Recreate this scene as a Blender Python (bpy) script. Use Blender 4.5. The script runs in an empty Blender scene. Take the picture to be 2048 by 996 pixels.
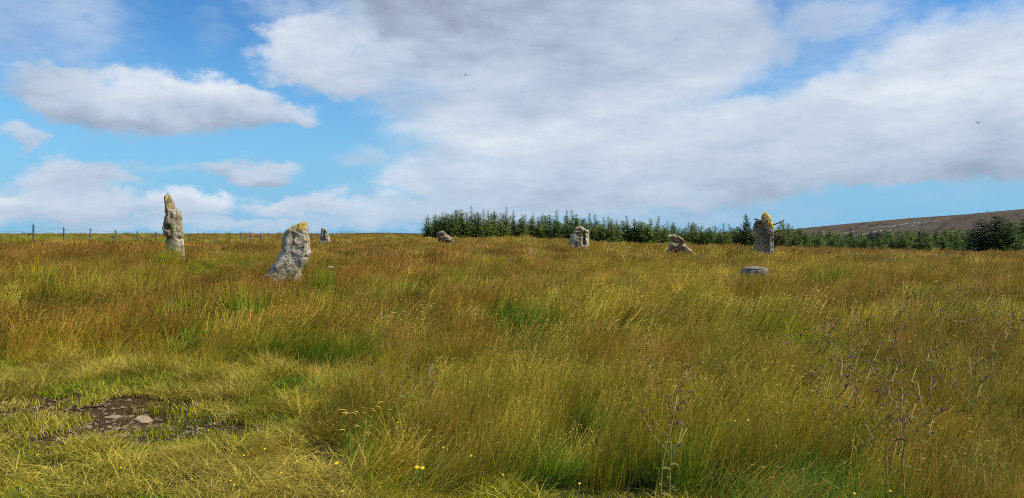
import bpy, bmesh, math, random
import numpy as np
from mathutils import Vector, Matrix, noise as mnoise

random.seed(7)
rng = np.random.default_rng(7)
S = bpy.context.scene
C = S.collection
R = math.radians

# ------------------------------------------------------------------ camera
F = 1518.0            # focal length in pixels of the 2048 px wide photograph
EYE = 1.6
HZ = 470.0            # picture row of the eye level
cam_d = bpy.data.cameras.new('camera')
cam = bpy.data.objects.new('camera', cam_d); C.objects.link(cam)
cam_d.sensor_width = 36.0
cam_d.lens = 36.0 * F / 2048.0
cam_d.clip_start = 0.05
cam_d.clip_end = 9000
cam.location = (0, 0, EYE)
cam.rotation_euler = (R(90) - math.atan((498 - HZ) / F), 0, 0)
S.camera = cam

# ------------------------------------------------------------------ light
SUN_EL, SUN_AZ = R(47), R(100)          # azimuth measured from +Y towards +X
to_sun = Vector((math.cos(SUN_EL) * math.sin(SUN_AZ), math.cos(SUN_EL) * math.cos(SUN_AZ), math.sin(SUN_EL)))
sun_d = bpy.data.lights.new('sun', 'SUN'); sun_d.energy = 4.6; sun_d.angle = R(0.55); sun_d.color = (1.0, 0.95, 0.86)
sun = bpy.data.objects.new('sun', sun_d); C.objects.link(sun)
sun.rotation_euler = to_sun.to_track_quat('Z', 'Y').to_euler()
sun.location = (30, -6, 40)
S.view_settings.view_transform = 'Standard'
S.view_settings.look = 'None'
S.view_settings.exposure = 0.30
S.view_settings.gamma = 1.0
S.view_settings.use_curve_mapping = False
S.render.engine = 'CYCLES'
S.cycles.use_denoising = False
S.cycles.filter_width = 1.05
S.cycles.max_bounces = 6
S.cycles.diffuse_bounces = 2
S.cycles.transmission_bounces = 3
S.cycles.sample_clamp_indirect = 6

# ------------------------------------------------------------------ node helpers
class NT:
    def __init__(s, tree): s.t = tree
    def new(s, typ, **kw):
        n = s.t.nodes.new(typ)
        for k, v in kw.items(): setattr(n, k, v)
        return n
    def set(s, sock, v):
        if isinstance(v, bpy.types.NodeSocket): s.t.links.new(v, sock)
        elif v is not None: sock.default_value = v
    def m(s, op, a, b=None, c=None, clamp=False):
        n = s.new('ShaderNodeMath', operation=op, use_clamp=clamp)
        s.set(n.inputs[0], a)
        if b is not None: s.set(n.inputs[1], b)
        if c is not None: s.set(n.inputs[2], c)
        return n.outputs[0]
    def vm(s, op, a, b=None, out=0):
        n = s.new('ShaderNodeVectorMath', operation=op)
        s.set(n.inputs[0], a)
        if b is not None: s.set(n.inputs[1], b)
        return n.outputs[out]
    def mr(s, v, a, b, c=0.0, d=1.0, smooth=True):
        n = s.new('ShaderNodeMapRange', interpolation_type='SMOOTHSTEP' if smooth else 'LINEAR')
        n.clamp = True
        for i, x in enumerate((v, a, b, c, d)): s.set(n.inputs[i], x)
        return n.outputs[0]
    def noise(s, vec, scale, detail=4, rough=0.55, col=False, dist=0.0):
        n = s.new('ShaderNodeTexNoise')
        if vec is not None: s.set(n.inputs['Vector'], vec)
        n.inputs['Scale'].default_value = scale; n.inputs['Detail'].default_value = detail
        n.inputs['Roughness'].default_value = rough; n.inputs['Distortion'].default_value = dist
        return n.outputs['Color' if col else 'Fac']
    def mix(s, f, a, b, blend='MIX'):
        n = s.new('ShaderNodeMix', data_type='RGBA', blend_type=blend)
        n.clamp_factor = True
        s.set(n.inputs[0], f)
        s.set(n.inputs[6], a if isinstance(a, bpy.types.NodeSocket) else (*a, 1))
        s.set(n.inputs[7], b if isinstance(b, bpy.types.NodeSocket) else (*b, 1))
        return n.outputs[2]

def px_dir(px, py):
    u, v = (px - 1024) / F, (HZ - py) / F
    return math.atan(u), math.atan(v / math.sqrt(1 + u * u))

# ------------------------------------------------------------------ world: clear sky with cumulus and a broken cloud sheet
W = bpy.data.worlds.new('World'); S.world = W; W.use_nodes = True
W.cycles.sampling_method = 'NONE'
t = W.node_tree; t.nodes.clear(); n = NT(t)
sky = n.new('ShaderNodeTexSky', sky_type='NISHITA')
sky.sun_disc = False; sky.sun_elevation = SUN_EL; sky.sun_rotation = SUN_AZ
sky.altitude = 100; sky.air_density = 1.0; sky.dust_density = 0.0; sky.ozone_density = 1.0
hs = n.new('ShaderNodeHueSaturation'); hs.inputs['Saturation'].default_value = 1.28; hs.inputs['Value'].default_value = 1.0
n.set(hs.inputs['Color'], sky.outputs[0])
tc = n.new('ShaderNodeTexCoord')
D = n.vm('NORMALIZE', tc.outputs['Generated'])
sx = n.new('ShaderNodeSeparateXYZ'); n.set(sx.inputs[0], D)
az = n.m('ARCTAN2', sx.outputs[0], sx.outputs[1]); el = n.m('ARCSINE', sx.outputs[2])
cmb = n.new('ShaderNodeCombineXYZ'); n.set(cmb.inputs[0], az); n.set(cmb.inputs[1], el)
flat = n.vm('MULTIPLY', D, (1, 1, 1.7))
w1 = n.vm('MULTIPLY', n.vm('SUBTRACT', n.noise(flat, 7.0, 4, 0.5, col=True), (.5, .5, .5)), (.13, .075, 0))
w2 = n.vm('MULTIPLY', n.vm('SUBTRACT', n.noise(flat, 20.0, 9, 0.64, col=True), (.5, .5, .5)), (.070, .050, 0))
P = n.vm('ADD', n.vm('ADD', cmb.outputs[0], w1), w2)
# cx, cy, rx, ry (photo pixels), soft, weight, brightness at base, at top
CL = [
 (180, 200, 112, 54, .36, 1.0, .28, .82), (330, 196, 125, 58, .34, 1.0, .28, .88), (450, 208, 100, 50, .34, 1.0, .30, .84), (545, 236, 62, 22, .40, .95, .42, .80),
 (60, 55, 185, 85, .50, .62, .45, .70), (160, 130, 70, 50, .5, .55, .5, .75), (440, 62, 45, 35, .7, .35, .55, .75),
 (625, 105, 105, 75, .32, 1.0, .62, 1.0), (680, 150, 110, 55, .45, 1.0, .48, .88), (570, 10, 80, 40, .7, .6, .6, .8),
 (960, 60, 330, 150, .35, 1.0, .36, .26), (820, 190, 120, 60, .55, .75, .55, .72), (1120, 250, 330, 110, .35, 1.0, .72, .78), (1250, 90, 300, 170, .30, 1.0, .58, .56),
 (1480, 300, 420, 95, .30, 1.0, .40, .78), (1850, 250, 320, 110, .35, 1.0, .46, .86), (2050, 180, 330, 150, .35, 1.0, .52, .86),
 (1950, 60, 240, 60, .6, .72, .62, .74), (1600, 130, 190, 90, .8, .45, .5, .6), (1650, 30, 160, 50, .7, .7, .62, .70), (1130, 370, 300, 60, .40, .95, .50, .78), (1000, 410, 330, 45, .6, .85, .60, .66),
 (950, 330, 180, 70, .55, .88, .60, .80), (1300, 375, 350, 45, .45, .95, .34, .56), (1800, 345, 350, 36, .45, .95, .36, .60), (1950, 390, 130, 14, .8, .35, .5, .6), (1300, 425, 330, 34, .7, .62, .55, .62), (1700, 405, 300, 26, .8, .30, .55, .62),
 (150, 362, 105, 40, .40, .95, .42, .72), (20, 272, 42, 20, .5, .85, .40, .66), (110, 415, 200, 36, .45, .95, .50, .86), (380, 410, 90, 36, .40, .95, .46, .84),
 (500, 334, 98, 21, .45, .92, .36, .64), (390, 332, 130, 12, .8, .55, .5, .66), (620, 413, 130, 26, .55, .9, .55, .86), (750, 420, 170, 40, .6, .82, .60, .82),
 (740, 303, 46, 28, .7, .6, .45, .68), (870, 350, 110, 32, .5, .9, .50, .96), (400, 452, 520, 18, .7, .72, .56, .70), (1100, 450, 330, 24, .8, .5, .6, .68),
]
dens = num = den = None
for cx, cy, rx, ry, soft, wt, b0, b1 in CL:
    a0, e0 = px_dir(cx, cy)
    v = n.vm('MULTIPLY', n.vm('SUBTRACT', P, (a0, e0, 0)), (F / rx, F / ry, 0))
    msk = n.mr(n.vm('LENGTH', v, out=1), 1 + soft, 1 - soft, 0, wt)
    sv = n.new('ShaderNodeSeparateXYZ'); n.set(sv.inputs[0], v)
    sh = n.mr(sv.outputs[1], -1.0, 0.75, b0, b1)
    p = n.m('MULTIPLY', msk, sh)
    if dens is None: dens, num, den = msk, p, msk
    else:
        dens = n.m('MAXIMUM', dens, msk); num = n.m('ADD', num, p); den = n.m('ADD', den, msk)
shade = n.m('DIVIDE', num, n.m('MAXIMUM', den, 0.02))
# the same kind of broken cloud over the rest of the dome
pl = n.vm('DIVIDE', D, n.m('ADD', n.m('MAXIMUM', sx.outputs[2], 0.0), 0.22))
gz = n.noise(n.vm('MULTIPLY', pl, (1, 1, 0)), 1.5, 6, .55)
gd = n.mr(gz, .43, .60, 0, .95)
gs = n.mr(n.noise(n.vm('MULTIPLY', pl, (1, 1, 0)), 2.6, 4, .5), .3, .7, .45, .8)
outm = n.m('MAXIMUM', n.mr(n.m('ABSOLUTE', az), .66, .86), n.mr(el, .33, .46))
fb = n.m('ADD', n.m('MULTIPLY', n.noise(flat, 9.0, 9, 0.62), .6), n.m('MULTIPLY', n.noise(n.vm('MULTIPLY', D, (1, 1, 3.2)), 30.0, 6, 0.6), .4))
dens = n.m('ADD', n.m('MULTIPLY', dens, n.m('SUBTRACT', 1.0, outm)), n.m('MULTIPLY', gd, outm))
shade = n.m('ADD', n.m('MULTIPLY', shade, n.m('SUBTRACT', 1.0, outm)), n.m('MULTIPLY', gs, outm))
dens = n.m('MULTIPLY', dens, n.mr(n.m('ADD', dens, n.m('MULTIPLY', n.m('SUBTRACT', fb, .5), 1.7)), .0, .80))
fb2 = n.noise(n.vm('MULTIPLY', D, (1, 1, 2.8)), 8.0, 9, 0.62)
shade = n.m('ADD', shade, n.m('MULTIPLY', n.m('SUBTRACT', fb2, .5), 1.0), clamp=True)
cr = n.new('ShaderNodeValToRGB'); cr.color_ramp.interpolation = 'LINEAR'
e = cr.color_ramp.elements
e[0].position = .15; e[0].color = (.235, .28, .37, 1)
e[1].position = 1.0; e[1].color = (.66, .70, .755, 1)
q = e.new(.5); q.color = (.385, .46, .575, 1)
q = e.new(.75); q.color = (.495, .565, .665, 1)
n.set(cr.inputs[0], shade)
b1 = n.new('ShaderNodeBackground'); n.set(b1.inputs[0], n.mix(n.mr(el, .26, .0, 0, .92), n.mix(1.0, hs.outputs[0], (.62, .92, 1.12), 'MULTIPLY'), (1.62, 3.95, 6.3))); b1.inputs[1].default_value = 0.10
b2 = n.new('ShaderNodeBackground'); n.set(b2.inputs[0], cr.outputs[0]); b2.inputs[1].default_value = 1.0
mx = n.new('ShaderNodeMixShader'); n.set(mx.inputs[0], dens); n.set(mx.inputs[1], b1.outputs[0]); n.set(mx.inputs[2], b2.outputs[0])
wo = n.new('ShaderNodeOutputWorld'); n.set(wo.inputs[0], mx.outputs[0])

# ------------------------------------------------------------------ object helpers
def tag(o, label=None, cat=None, group=None, kind=None):
    if label: o['label'] = label
    if cat: o['category'] = cat
    if group: o['group'] = group
    if kind: o['kind'] = kind
    return o
def link(name, me, mat=None, parent=None, loc=None):
    o = bpy.data.objects.new(name, me); C.objects.link(o)
    if mat is not None and me is not None and not me.materials: me.materials.append(mat)
    if parent is not None: o.parent = parent
    if loc is not None: o.location = loc
    return o
def empty(name, loc, rz=0.0):
    o = bpy.data.objects.new(name, None); C.objects.link(o)
    o.location = loc; o.rotation_euler = (0, 0, rz); o.empty_display_size = .2
    return o
def mesh(name, vs, fs, smooth=True):
    me = bpy.data.meshes.new(name); me.from_pydata(vs, [], fs); me.update()
    if smooth: me.polygons.foreach_set('use_smooth', [True] * len(me.polygons))
    return me
def vcol(me, name, arr):
    a = me.attributes.new(name, 'FLOAT_COLOR', 'POINT')
    arr = np.asarray(arr, dtype=np.float32)
    if arr.shape[1] == 3: arr = np.hstack([arr, np.ones((len(arr), 1), np.float32)])
    a.data.foreach_set('color', arr.ravel())
def tube(vs, fs, pts, rad, seg=6, cap=True):
    b = len(vs); k = len(pts)
    for i, p in enumerate(pts):
        p = Vector(p); d = (Vector(pts[min(i + 1, k - 1)]) - Vector(pts[max(i - 1, 0)])).normalized()
        u = d.cross(Vector((0, .31, 1)) if abs(d.z) < .9 else Vector((1, .2, 0))).normalized(); w = d.cross(u)
        r = rad[i] if isinstance(rad, (list, tuple)) else rad
        for j in range(seg):
            a = 2 * math.pi * j / seg
            vs.append(tuple(p + (u * math.cos(a) + w * math.sin(a)) * r))
    for i in range(k - 1):
        for j in range(seg):
            j2 = (j + 1) % seg
            fs.append((b + i * seg + j, b + i * seg + j2, b + (i + 1) * seg + j2, b + (i + 1) * seg + j))
    if cap:
        fs.append(tuple(b + j for j in reversed(range(seg)))); fs.append(tuple(b + (k - 1) * seg + j for j in range(seg)))

def new_mat(name):
    m = bpy.data.materials.new(name); m.use_nodes = True
    m.node_tree.nodes.clear(); k = NT(m.node_tree)
    return m, k
def finish(k, col, rough=.85, spec=.25, bump=None, bstr=.4, bdist=.02):
    p = k.new('ShaderNodeBsdfPrincipled')
    k.set(p.inputs['Base Color'], col if isinstance(col, bpy.types.NodeSocket) else (*col, 1))
    k.set(p.inputs['Roughness'], rough); p.inputs['Specular IOR Level'].default_value = spec
    if bump is not None:
        b = k.new('ShaderNodeBump'); b.inputs['Strength'].default_value = bstr; b.inputs['Distance'].default_value = bdist
        k.set(b.inputs['Height'], bump); k.set(p.inputs['Normal'], b.outputs[0])
    o = k.new('ShaderNodeOutputMaterial'); k.set(o.inputs[0], p.outputs[0])
    return p
def attr(k, name, typ='GEOMETRY'):
    a = k.new('ShaderNodeAttribute', attribute_type=typ); a.attribute_name = name
    return a

# ------------------------------------------------------------------ numpy noise
def vnoise(x, y, seed=0):
    xi, yi = np.floor(x).astype(np.int64), np.floor(y).astype(np.int64)
    fx, fy = x - xi, y - yi
    fx, fy = fx * fx * (3 - 2 * fx), fy * fy * (3 - 2 * fy)
    def h(a, b):
        v = np.sin(a * 127.1 + b * 311.7 + seed * 74.7) * 43758.5453
        return v - np.floor(v)
    return (h(xi, yi) * (1 - fx) + h(xi + 1, yi) * fx) * (1 - fy) + (h(xi, yi + 1) * (1 - fx) + h(xi + 1, yi + 1) * fx) * fy
def fbm(x, y, seed=0, oct=4):
    s, a, tot = 0, 1.0, 0
    for i in range(oct):
        s = s + a * vnoise(x * 2 ** i + 13.7 * i, y * 2 ** i + 7.1 * i, seed + i); tot += a; a *= .55
    return s / tot
def sstep(a, b, x):
    tt = np.clip((x - a) / (b - a), 0, 1); return tt * tt * (3 - 2 * tt)

# ------------------------------------------------------------------ terrain height
def at(px, Y): return (px - 1024) / F * Y
CP = [(0, 0, 0), (0, 4, 0), (-4, 4, 0), (4, 4, 0), (-8, 0, 0), (8, 0, 0), (0, -10, -.1), (-12, -8, 0), (12, -8, 0),
      (0, 10, .03), (-7, 10, .04), (7, 10, .03), (14, 12, .05), (-14, 12, .15),
      (-5.2, 18, .16), (5.74, 18, .14), (0, 18, .16), (-14, 20, .42), (13.8, 24, .26), (18, 20, .2), (-22, 22, .6),
      (at(348, 24), 24, .52), (at(1530, 30), 30, .36), (at(1358, 32), 32, .38), (at(1160, 40), 40, .45), (at(890, 50), 50, .55), (at(650, 55), 55, .52), (0, 32, .36),
      (0, 60, 1.12), (4, 60, .98), (9, 60, .60), (15.4, 55, .46), (17, 45, .24), (18.2, 38, .14), (20.6, 32, .12), (26, 30, .06), (-14, 70, .75), (-8, 62, .8),
      (-32, 51, 1.1), (-32, 60, .85), (-32, 69, .68), (-32, 97, .72), (-32, 125, .82), (-32, 150, 1.3), (-45, 62, 1.1), (-46, 80, .95), (-60, 60, 1.2), (-70, 100, 1.25), (-50, 140, 1.4), (-32, 40, 1.0),
      (-15.3, 130, 1.0), (-16, 100, .95), (0, 125, .6), (16, 120, .0), (30, 120, -.7), (40, 110, -1.3), (46, 130, -2.4), (70, 130, -3.2), (38, 62, -.3), (48, 75, -.9), (60, 90, -1.8), (28, 60, .0), (24, 80, -.3), (40, 40, .1), (45, 20, .2),
      (0, 170, .8), (-60, 190, 1.7), (40, 180, -2.8), (90, 180, -5), (-90, 0, 1), (-60, -60, .5), (60, -60, -.5), (100, 0, -1), (0, -120, 0), (-150, 100, 1.3), (-150, 200, 1.3), (-100, 260, 1.3), (-40, 260, 1.3), (-150, 0, 1.0), (-110, 60, 1.25)]
CPa = np.array(CP, float)
CPa[:, 2] -= np.where(CPa[:, 0] < -25, np.where(CPa[:, 1] > 45, .42, .25), .30 * np.clip((CPa[:, 1] - 50) / 8, 0, 1)) * (CPa[:, 1] > 30)
def _k(r2): return np.where(r2 > 1e-9, .5 * r2 * np.log(np.maximum(r2, 1e-9)), 0)
_n = len(CP); _A = np.zeros((_n + 3, _n + 3))
_d2 = ((CPa[:, None, :2] - CPa[None, :, :2]) ** 2).sum(-1)
_A[:_n, :_n] = _k(_d2) + np.eye(_n) * 2.0
_A[:_n, _n] = 1; _A[:_n, _n + 1:] = CPa[:, :2]; _A[_n, :_n] = 1; _A[_n + 1:, :_n] = CPa[:, :2].T
_w = np.linalg.solve(_A, np.concatenate([CPa[:, 2], [0, 0, 0]]))
def hz(x, y):
    x, y = np.atleast_1d(np.asarray(x, float)), np.atleast_1d(np.asarray(y, float))
    out = np.zeros(x.shape); fx, fy = x.ravel(), y.ravel(); o = np.zeros(fx.shape)
    for i in range(0, len(fx), 20000):
        xx, yy = fx[i:i + 20000], fy[i:i + 20000]
        k = _k((xx[:, None] - CPa[None, :, 0]) ** 2 + (yy[:, None] - CPa[None, :, 1]) ** 2)
        o[i:i + 20000] = k @ _w[:_n] + _w[_n] + xx * _w[_n + 1] + yy * _w[_n + 2]
    r = np.hypot(fx, fy); az_ = np.arctan2(fx, fy)
    far = 1.3 - 13.5 * sstep(.02, .35, az_) * sstep(2.6, 1.2, az_)
    far = far - .3 * sstep(-.1, -.25, az_) * 0
    b = sstep(150, 330, r)
    o = np.clip(o, -8, 4) * (1 - b) + far * b
    rough = (fbm(fx * .9, fy * .9, 3) - .5) * .10 + (fbm(fx * .16, fy * .16, 5) - .5) * .16
    o = o + rough * sstep(2, 9, r) * (1 - sstep(200, 400, r))
    return o.reshape(x.shape)
def hz1(x, y): return float(hz([x], [y])[0])
def ground_at(px, py):
    Y = 6.0
    for _ in range(30):
        Y = (EYE - hz1(at(px, Y), Y)) * F / max(py - HZ, 1)
    return at(px, Y), Y
SOIL = [(-3.85, 6.9, 1.7, .62), (-2.95, 6.1, .95, .55), (-5.0, 6.9, 1.1, .5), (-3.4, 6.0, .7, .4), (-2.55, 4.85, .55, .22), (-3.2, 4.75, .5, .2), (-1.95, 6.3, .35, .2)]
def soil_mask(x, y):
    m_ = np.zeros(np.shape(x))
    nx = x + (fbm(x * 2.3, y * 2.3, 21) - .5) * 1.1 + (fbm(x * 9, y * 9, 23) - .5) * .5; ny = y + (fbm(x * 2.3, y * 2.3, 22) - .5) * .8 + (fbm(x * 9, y * 9, 24) - .5) * .5
    for cx, cy, rx, ry in SOIL:
        m_ = np.maximum(m_, sstep(1.25, .75, np.hypot((nx - cx) / rx, (ny - cy) / ry)))
    return m_

# ------------------------------------------------------------------ ground sheet
def build_ground():
    nr, na = 290, 420
    r = np.concatenate([[0], .4 * (6000 / .4) ** (np.linspace(0, 1, nr))])
    a = np.linspace(0, 2 * np.pi, na, endpoint=False)
    X = np.outer(r[1:], np.sin(a)).ravel(); Y = np.outer(r[1:], np.cos(a)).ravel()
    X = np.concatenate([[0], X]); Y = np.concatenate([[0], Y])
    Z = hz(X, Y)
    sm = soil_mask(X, Y)
    near = np.hypot(X, Y) < 30
    Z = Z - sm * .035 + near * (fbm(X * 7, Y * 7, 31) - .5) * .05
    i = np.arange(nr - 1)[:, None] * na + 1; j = np.arange(na)[None, :]; j2 = (j + 1) % na
    q = np.stack([i + j, i + na + j, i + na + j2, i + j2], -1).reshape(-1, 4)
    fs = [tuple(f) for f in q.tolist()] + [(0, 1 + k, 1 + (k + 1) % na) for k in range(na)]
    me = mesh('ground', np.stack([X, Y, Z], -1).tolist(), fs)
    vcol(me, 'soil', np.stack([sm, sm * 0, sm * 0], -1))
    m, k = new_mat('ground_earth')
    g = k.new('ShaderNodeNewGeometry').outputs['Position']
    n1 = k.noise(g, 1.2, 5); n2 = k.noise(g, 30, 5, .65); n3 = k.noise(g, .05, 4)
    thatch = k.mix(k.mr(n1, .35, .65), (.085, .066, .022), (.060, .062, .018))
    thatch = k.mix(k.mr(n3, .4, .6, 0, .5), thatch, (.13, .088, .028))
    soil = k.mix(k.mr(n2, .35, .7), (.048, .031, .012), (.145, .094, .038))
    sep = k.new('ShaderNodeSeparateColor'); k.set(sep.inputs[0], attr(k, 'soil').outputs['Color'])
    col = k.mix(k.mr(k.m('ADD', sep.outputs[0], k.m('MULTIPLY', k.m('SUBTRACT', n2, .5), .5)), .3, .6), thatch, soil)
    finish(k, col, .97, .05, n2, 1.0, .07)
    o = link('ground', me, m)
    tag(o, kind='structure')
build_ground()

# ------------------------------------------------------------------ far hill and moor
HK = [(700, 470), (1250, 470), (1400, 467), (1500, 463), (1600, 457.3), (1718, 445.5), (1830, 435.5), (1954, 427), (2048, 418), (2300, 398), (2700, 380), (3400, 372)]
def hill_z(x, y):
    px = x / 1300 * F + 1024
    zc = EYE + (HZ - np.interp(px, [p[0] for p in HK], [p[1] for p in HK])) / F * 1300
    tt = np.clip((y - 420) / 880, 0, 1)
    up = -14 + (zc + 14) * (1 - (1 - tt) ** 1.25)
    dn = zc - ((np.maximum(y, 1300) - 1300) / 900) ** 1.3 * 45
    z = np.where(y < 1300, up, dn)
    return z + (fbm(x * .006, y * .012, 41) - .5) * 3.0 * sstep(1290, 1000, y)
def build_hill():
    xs = np.linspace(120, 3000, 200); ys = np.linspace(420, 1900, 150)
    X, Y = np.meshgrid(xs, ys); Z = hill_z(X, Y)
    w = len(xs); fs = [(j * w + i, j * w + i + 1, (j + 1) * w + i + 1, (j + 1) * w + i) for j in range(len(ys) - 1) for i in range(w - 1)]
    me = mesh('hill', np.stack([X.ravel(), Y.ravel(), Z.ravel()], -1).tolist(), fs)
    m, k = new_mat('heather_moor')
    g = k.new('ShaderNodeNewGeometry').outputs['Position']
    rot = k.new('ShaderNodeVectorRotate', rotation_type='Z_AXIS'); k.set(rot.inputs[0], g); rot.inputs['Angle'].default_value = R(33)
    st = k.vm('MULTIPLY', rot.outputs[0], (.09, .006, .02))
    n1 = k.noise(g, .006, 5); n2 = k.noise(st, 1.0, 5, .6); n3 = k.noise(g, .05, 5, .6)
    c = k.mix(k.mr(n1, .38, .62), (.066, .048, .030), (.086, .064, .038))
    c = k.mix(k.mr(n3, .45, .7, 0, .6), c, (.058, .055, .026))
    c = k.mix(k.mr(n2, .54, .62, 0, .85), c, (.03, .021, .016))
    finish(k, c, .95, .1)
    tag(link('hill', me, m), kind='structure')
    # far dark moor on the left skyline
    xs = np.linspace(-900, -60, 120); vs = []; fs = []
    for i, x in enumerate(xs):
        pxx = x / 900 * F + 1024
        top = EYE + 1.1 + 1.1 * math.exp(-((pxx - 765) / 60) ** 2) + 1.0 * float(fbm(np.array([x * .02]), np.array([.3]), 51)[0])
        top -= 4.0 * float(sstep(150, 450, np.array([x]))[0])
        for y, z in ((780, 0.2), (860, top - .5), (900, top), (1000, top - .8), (1300, -2)): vs.append((x, y, z))
    for i in range(len(xs) - 1):
        for j in range(4): fs.append((i * 5 + j, (i + 1) * 5 + j, (i + 1) * 5 + j + 1, i * 5 + j + 1))
    m2, k = new_mat('dark_moor')
    g = k.new('ShaderNodeNewGeometry').outputs['Position']
    finish(k, k.mix(k.noise(g, .03, 4), (.045, .032, .022), (.055, .052, .03)), .95, .1)
    tag(link('far_moor', mesh('far_moor', vs, fs), m2), kind='structure')
    # pale rows of blocks beside the dark cuttings
    def hit(px, py):
        Yv = np.linspace(430, 1300, 900); w_ = np.nonzero(hill_z(at(px, Yv), Yv) >= EYE + (HZ - py) / F * Yv)[0]
        if len(w_): return at(px, Yv[w_[0]]), Yv[w_[0]]
        return None
    mp, k = new_mat('pale_block')
    g = k.new('ShaderNodeNewGeometry').outputs['Position']
    finish(k, k.mix(k.noise(g, .4, 3), (.30, .285, .25), (.56, .54, .50)), .8, .2)
    rows = [(1640, 468, 1665, 465.5, 10), (1688, 466.5, 1705, 464, 9), (1718, 470, 1740, 466, 22), (1738, 466, 1768, 460, 24), (1755, 468, 1792, 458.5, 12), (1738, 457, 1775, 452, 12),
            (1766, 455, 1800, 450, 26), (1800, 449.5, 1846, 443.2, 34), (1816, 453, 1850, 445, 13), (1846, 446, 1900, 435.6, 20), (1703, 455.6, 1708, 455.2, 4), (1722, 453.4, 1731, 453, 5), (1735, 457, 1736, 457, 1), (2005, 422.5, 2046, 417.8, 9), (1828, 461, 1840, 461, 4), (1645, 464, 1646, 464, 2)]
    vs, fs = [], []
    for x0, y0, x1, y1, cnt in rows:
        for i in range(cnt):
            f = random.random(); h = hit(x0 + (x1 - x0) * f, y0 + (y1 - y0) * f + random.uniform(-.7, .7))
            if not h: continue
            x, y = h; z = float(hill_z(np.array([x]), np.array([y]))[0]) - .15
            a, b_, c_ = random.uniform(.6, 2.0), random.uniform(.6, 1.3), random.uniform(.35, .85); ro = random.random() * 3
            b0 = len(vs)
            for dz in (0, 1):
                for sx_, sy_ in ((-1, -1), (1, -1), (1, 1), (-1, 1)):
                    s_ = 1 - .35 * dz * random.random()
                    vs.append((x + (sx_ * a * math.cos(ro) - sy_ * b_ * math.sin(ro)) * s_, y + (sx_ * a * math.sin(ro) + sy_ * b_ * math.cos(ro)) * s_, z + dz * c_ * random.uniform(.8, 1.2)))
            fs += [tuple(b0 + q_ for q_ in f_) for f_ in ((0, 1, 5, 4), (1, 2, 6, 5), (2, 3, 7, 6), (3, 0, 4, 7), (4, 5, 6, 7))]
    tag(link('pale_blocks', mesh('pale_blocks', vs, fs, False), mp), 'pale blocks strewn in slanting rows across the brown hillside', 'blocks', kind='stuff')
    mw, k = new_mat('weathered_pole'); finish(k, (.10, .085, .07), .9)
    for px_, h_, lab in ((1956.5, 3.0, 'tiny dark post on the hill skyline, leftmost of the three above the dark spruce'), (1974.5, 4.6, 'thin pole on the hill skyline, middle and tallest of the three'), (1992, 3.4, 'tiny dark post on the hill skyline, rightmost of the three')):
        x = at(px_, 1296); z = float(hill_z(np.array([x]), np.array([1296.]))[0]); vs, fs = [], []
        tube(vs, fs, [(0, 0, -.5), (0, 0, h_ * .5), (.05, 0, h_)], [.28, .24, .18], 6)
        tube(vs, fs, [(-.7, 0, h_ * .8), (.7, 0, h_ * .82)], .14, 5)
        tag(link('skyline_post', mesh('skyline_post', vs, fs), mw, loc=(x, 1296, z)), lab, 'post', 'posts on the hill skyline')
build_hill()

# ------------------------------------------------------------------ grass material
def grass_mat(name):
    m, k = new_mat(name)
    a = attr(k, 'blade'); s = k.new('ShaderNodeSeparateColor'); k.set(s.inputs[0], a.outputs['Color'])
    kind, rnd, hgt = s.outputs
    b = attr(k, 'tint', 'INSTANCER'); tsep = k.new('ShaderNodeSeparateXYZ'); k.set(tsep.inputs[0], b.outputs['Vector'])
    dry, warm, val = tsep.outputs
    r0 = k.m('SUBTRACT', rnd, .5)
    d = k.m('ADD', dry, k.m('MULTIPLY', r0, .75))
    green = k.mix(k.mr(warm, 0, 1, 0, 1, False), (.106, .240, .011), (.232, .305, .011))
    leaf = k.mix(k.mr(d, .22, .62), green, (.465, .395, .020))
    leaf = k.mix(k.mr(d, .60, 1.05), leaf, (.640, .500, .075))
    stem = k.mix(k.mr(k.m('ADD', warm, r0), .2, 1.0), (.510, .415, .034), (.44, .225, .034))
    head = k.mix(k.mr(k.m('ADD', warm, k.m('MULTIPLY', r0, 1.2)), .25, 1.0), (.62, .465, .085), (.44, .200, .040))
    c = k.mix(k.mr(kind, .2, .5), leaf, stem)
    c = k.mix(k.mr(kind, .7, .9), c, head)
    v = k.m('MULTIPLY', val, k.m('ADD', .88, k.m('MULTIPLY', r0, 1.15)))
    vv = k.new('ShaderNodeCombineXYZ'); [k.set(vv.inputs[i], v) for i in range(3)]
    c = k.mix(1.0, c, vv.outputs[0], 'MULTIPLY')
    p = k.new('ShaderNodeBsdfPrincipled'); k.set(p.inputs['Base Color'], c); p.inputs['Roughness'].default_value = .55; p.inputs['Specular IOR Level'].default_value = .25
    tr = k.new('ShaderNodeBsdfTranslucent'); k.set(tr.inputs[0], c)
    mx_ = k.new('ShaderNodeMixShader'); mx_.inputs[0].default_value = .33; k.set(mx_.inputs[1], p.outputs[0]); k.set(mx_.inputs[2], tr.outputs[0])
    o = k.new('ShaderNodeOutputMaterial'); k.set(o.inputs[0], mx_.outputs[0])
    return m
GM = grass_mat('meadow_grass')

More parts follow.
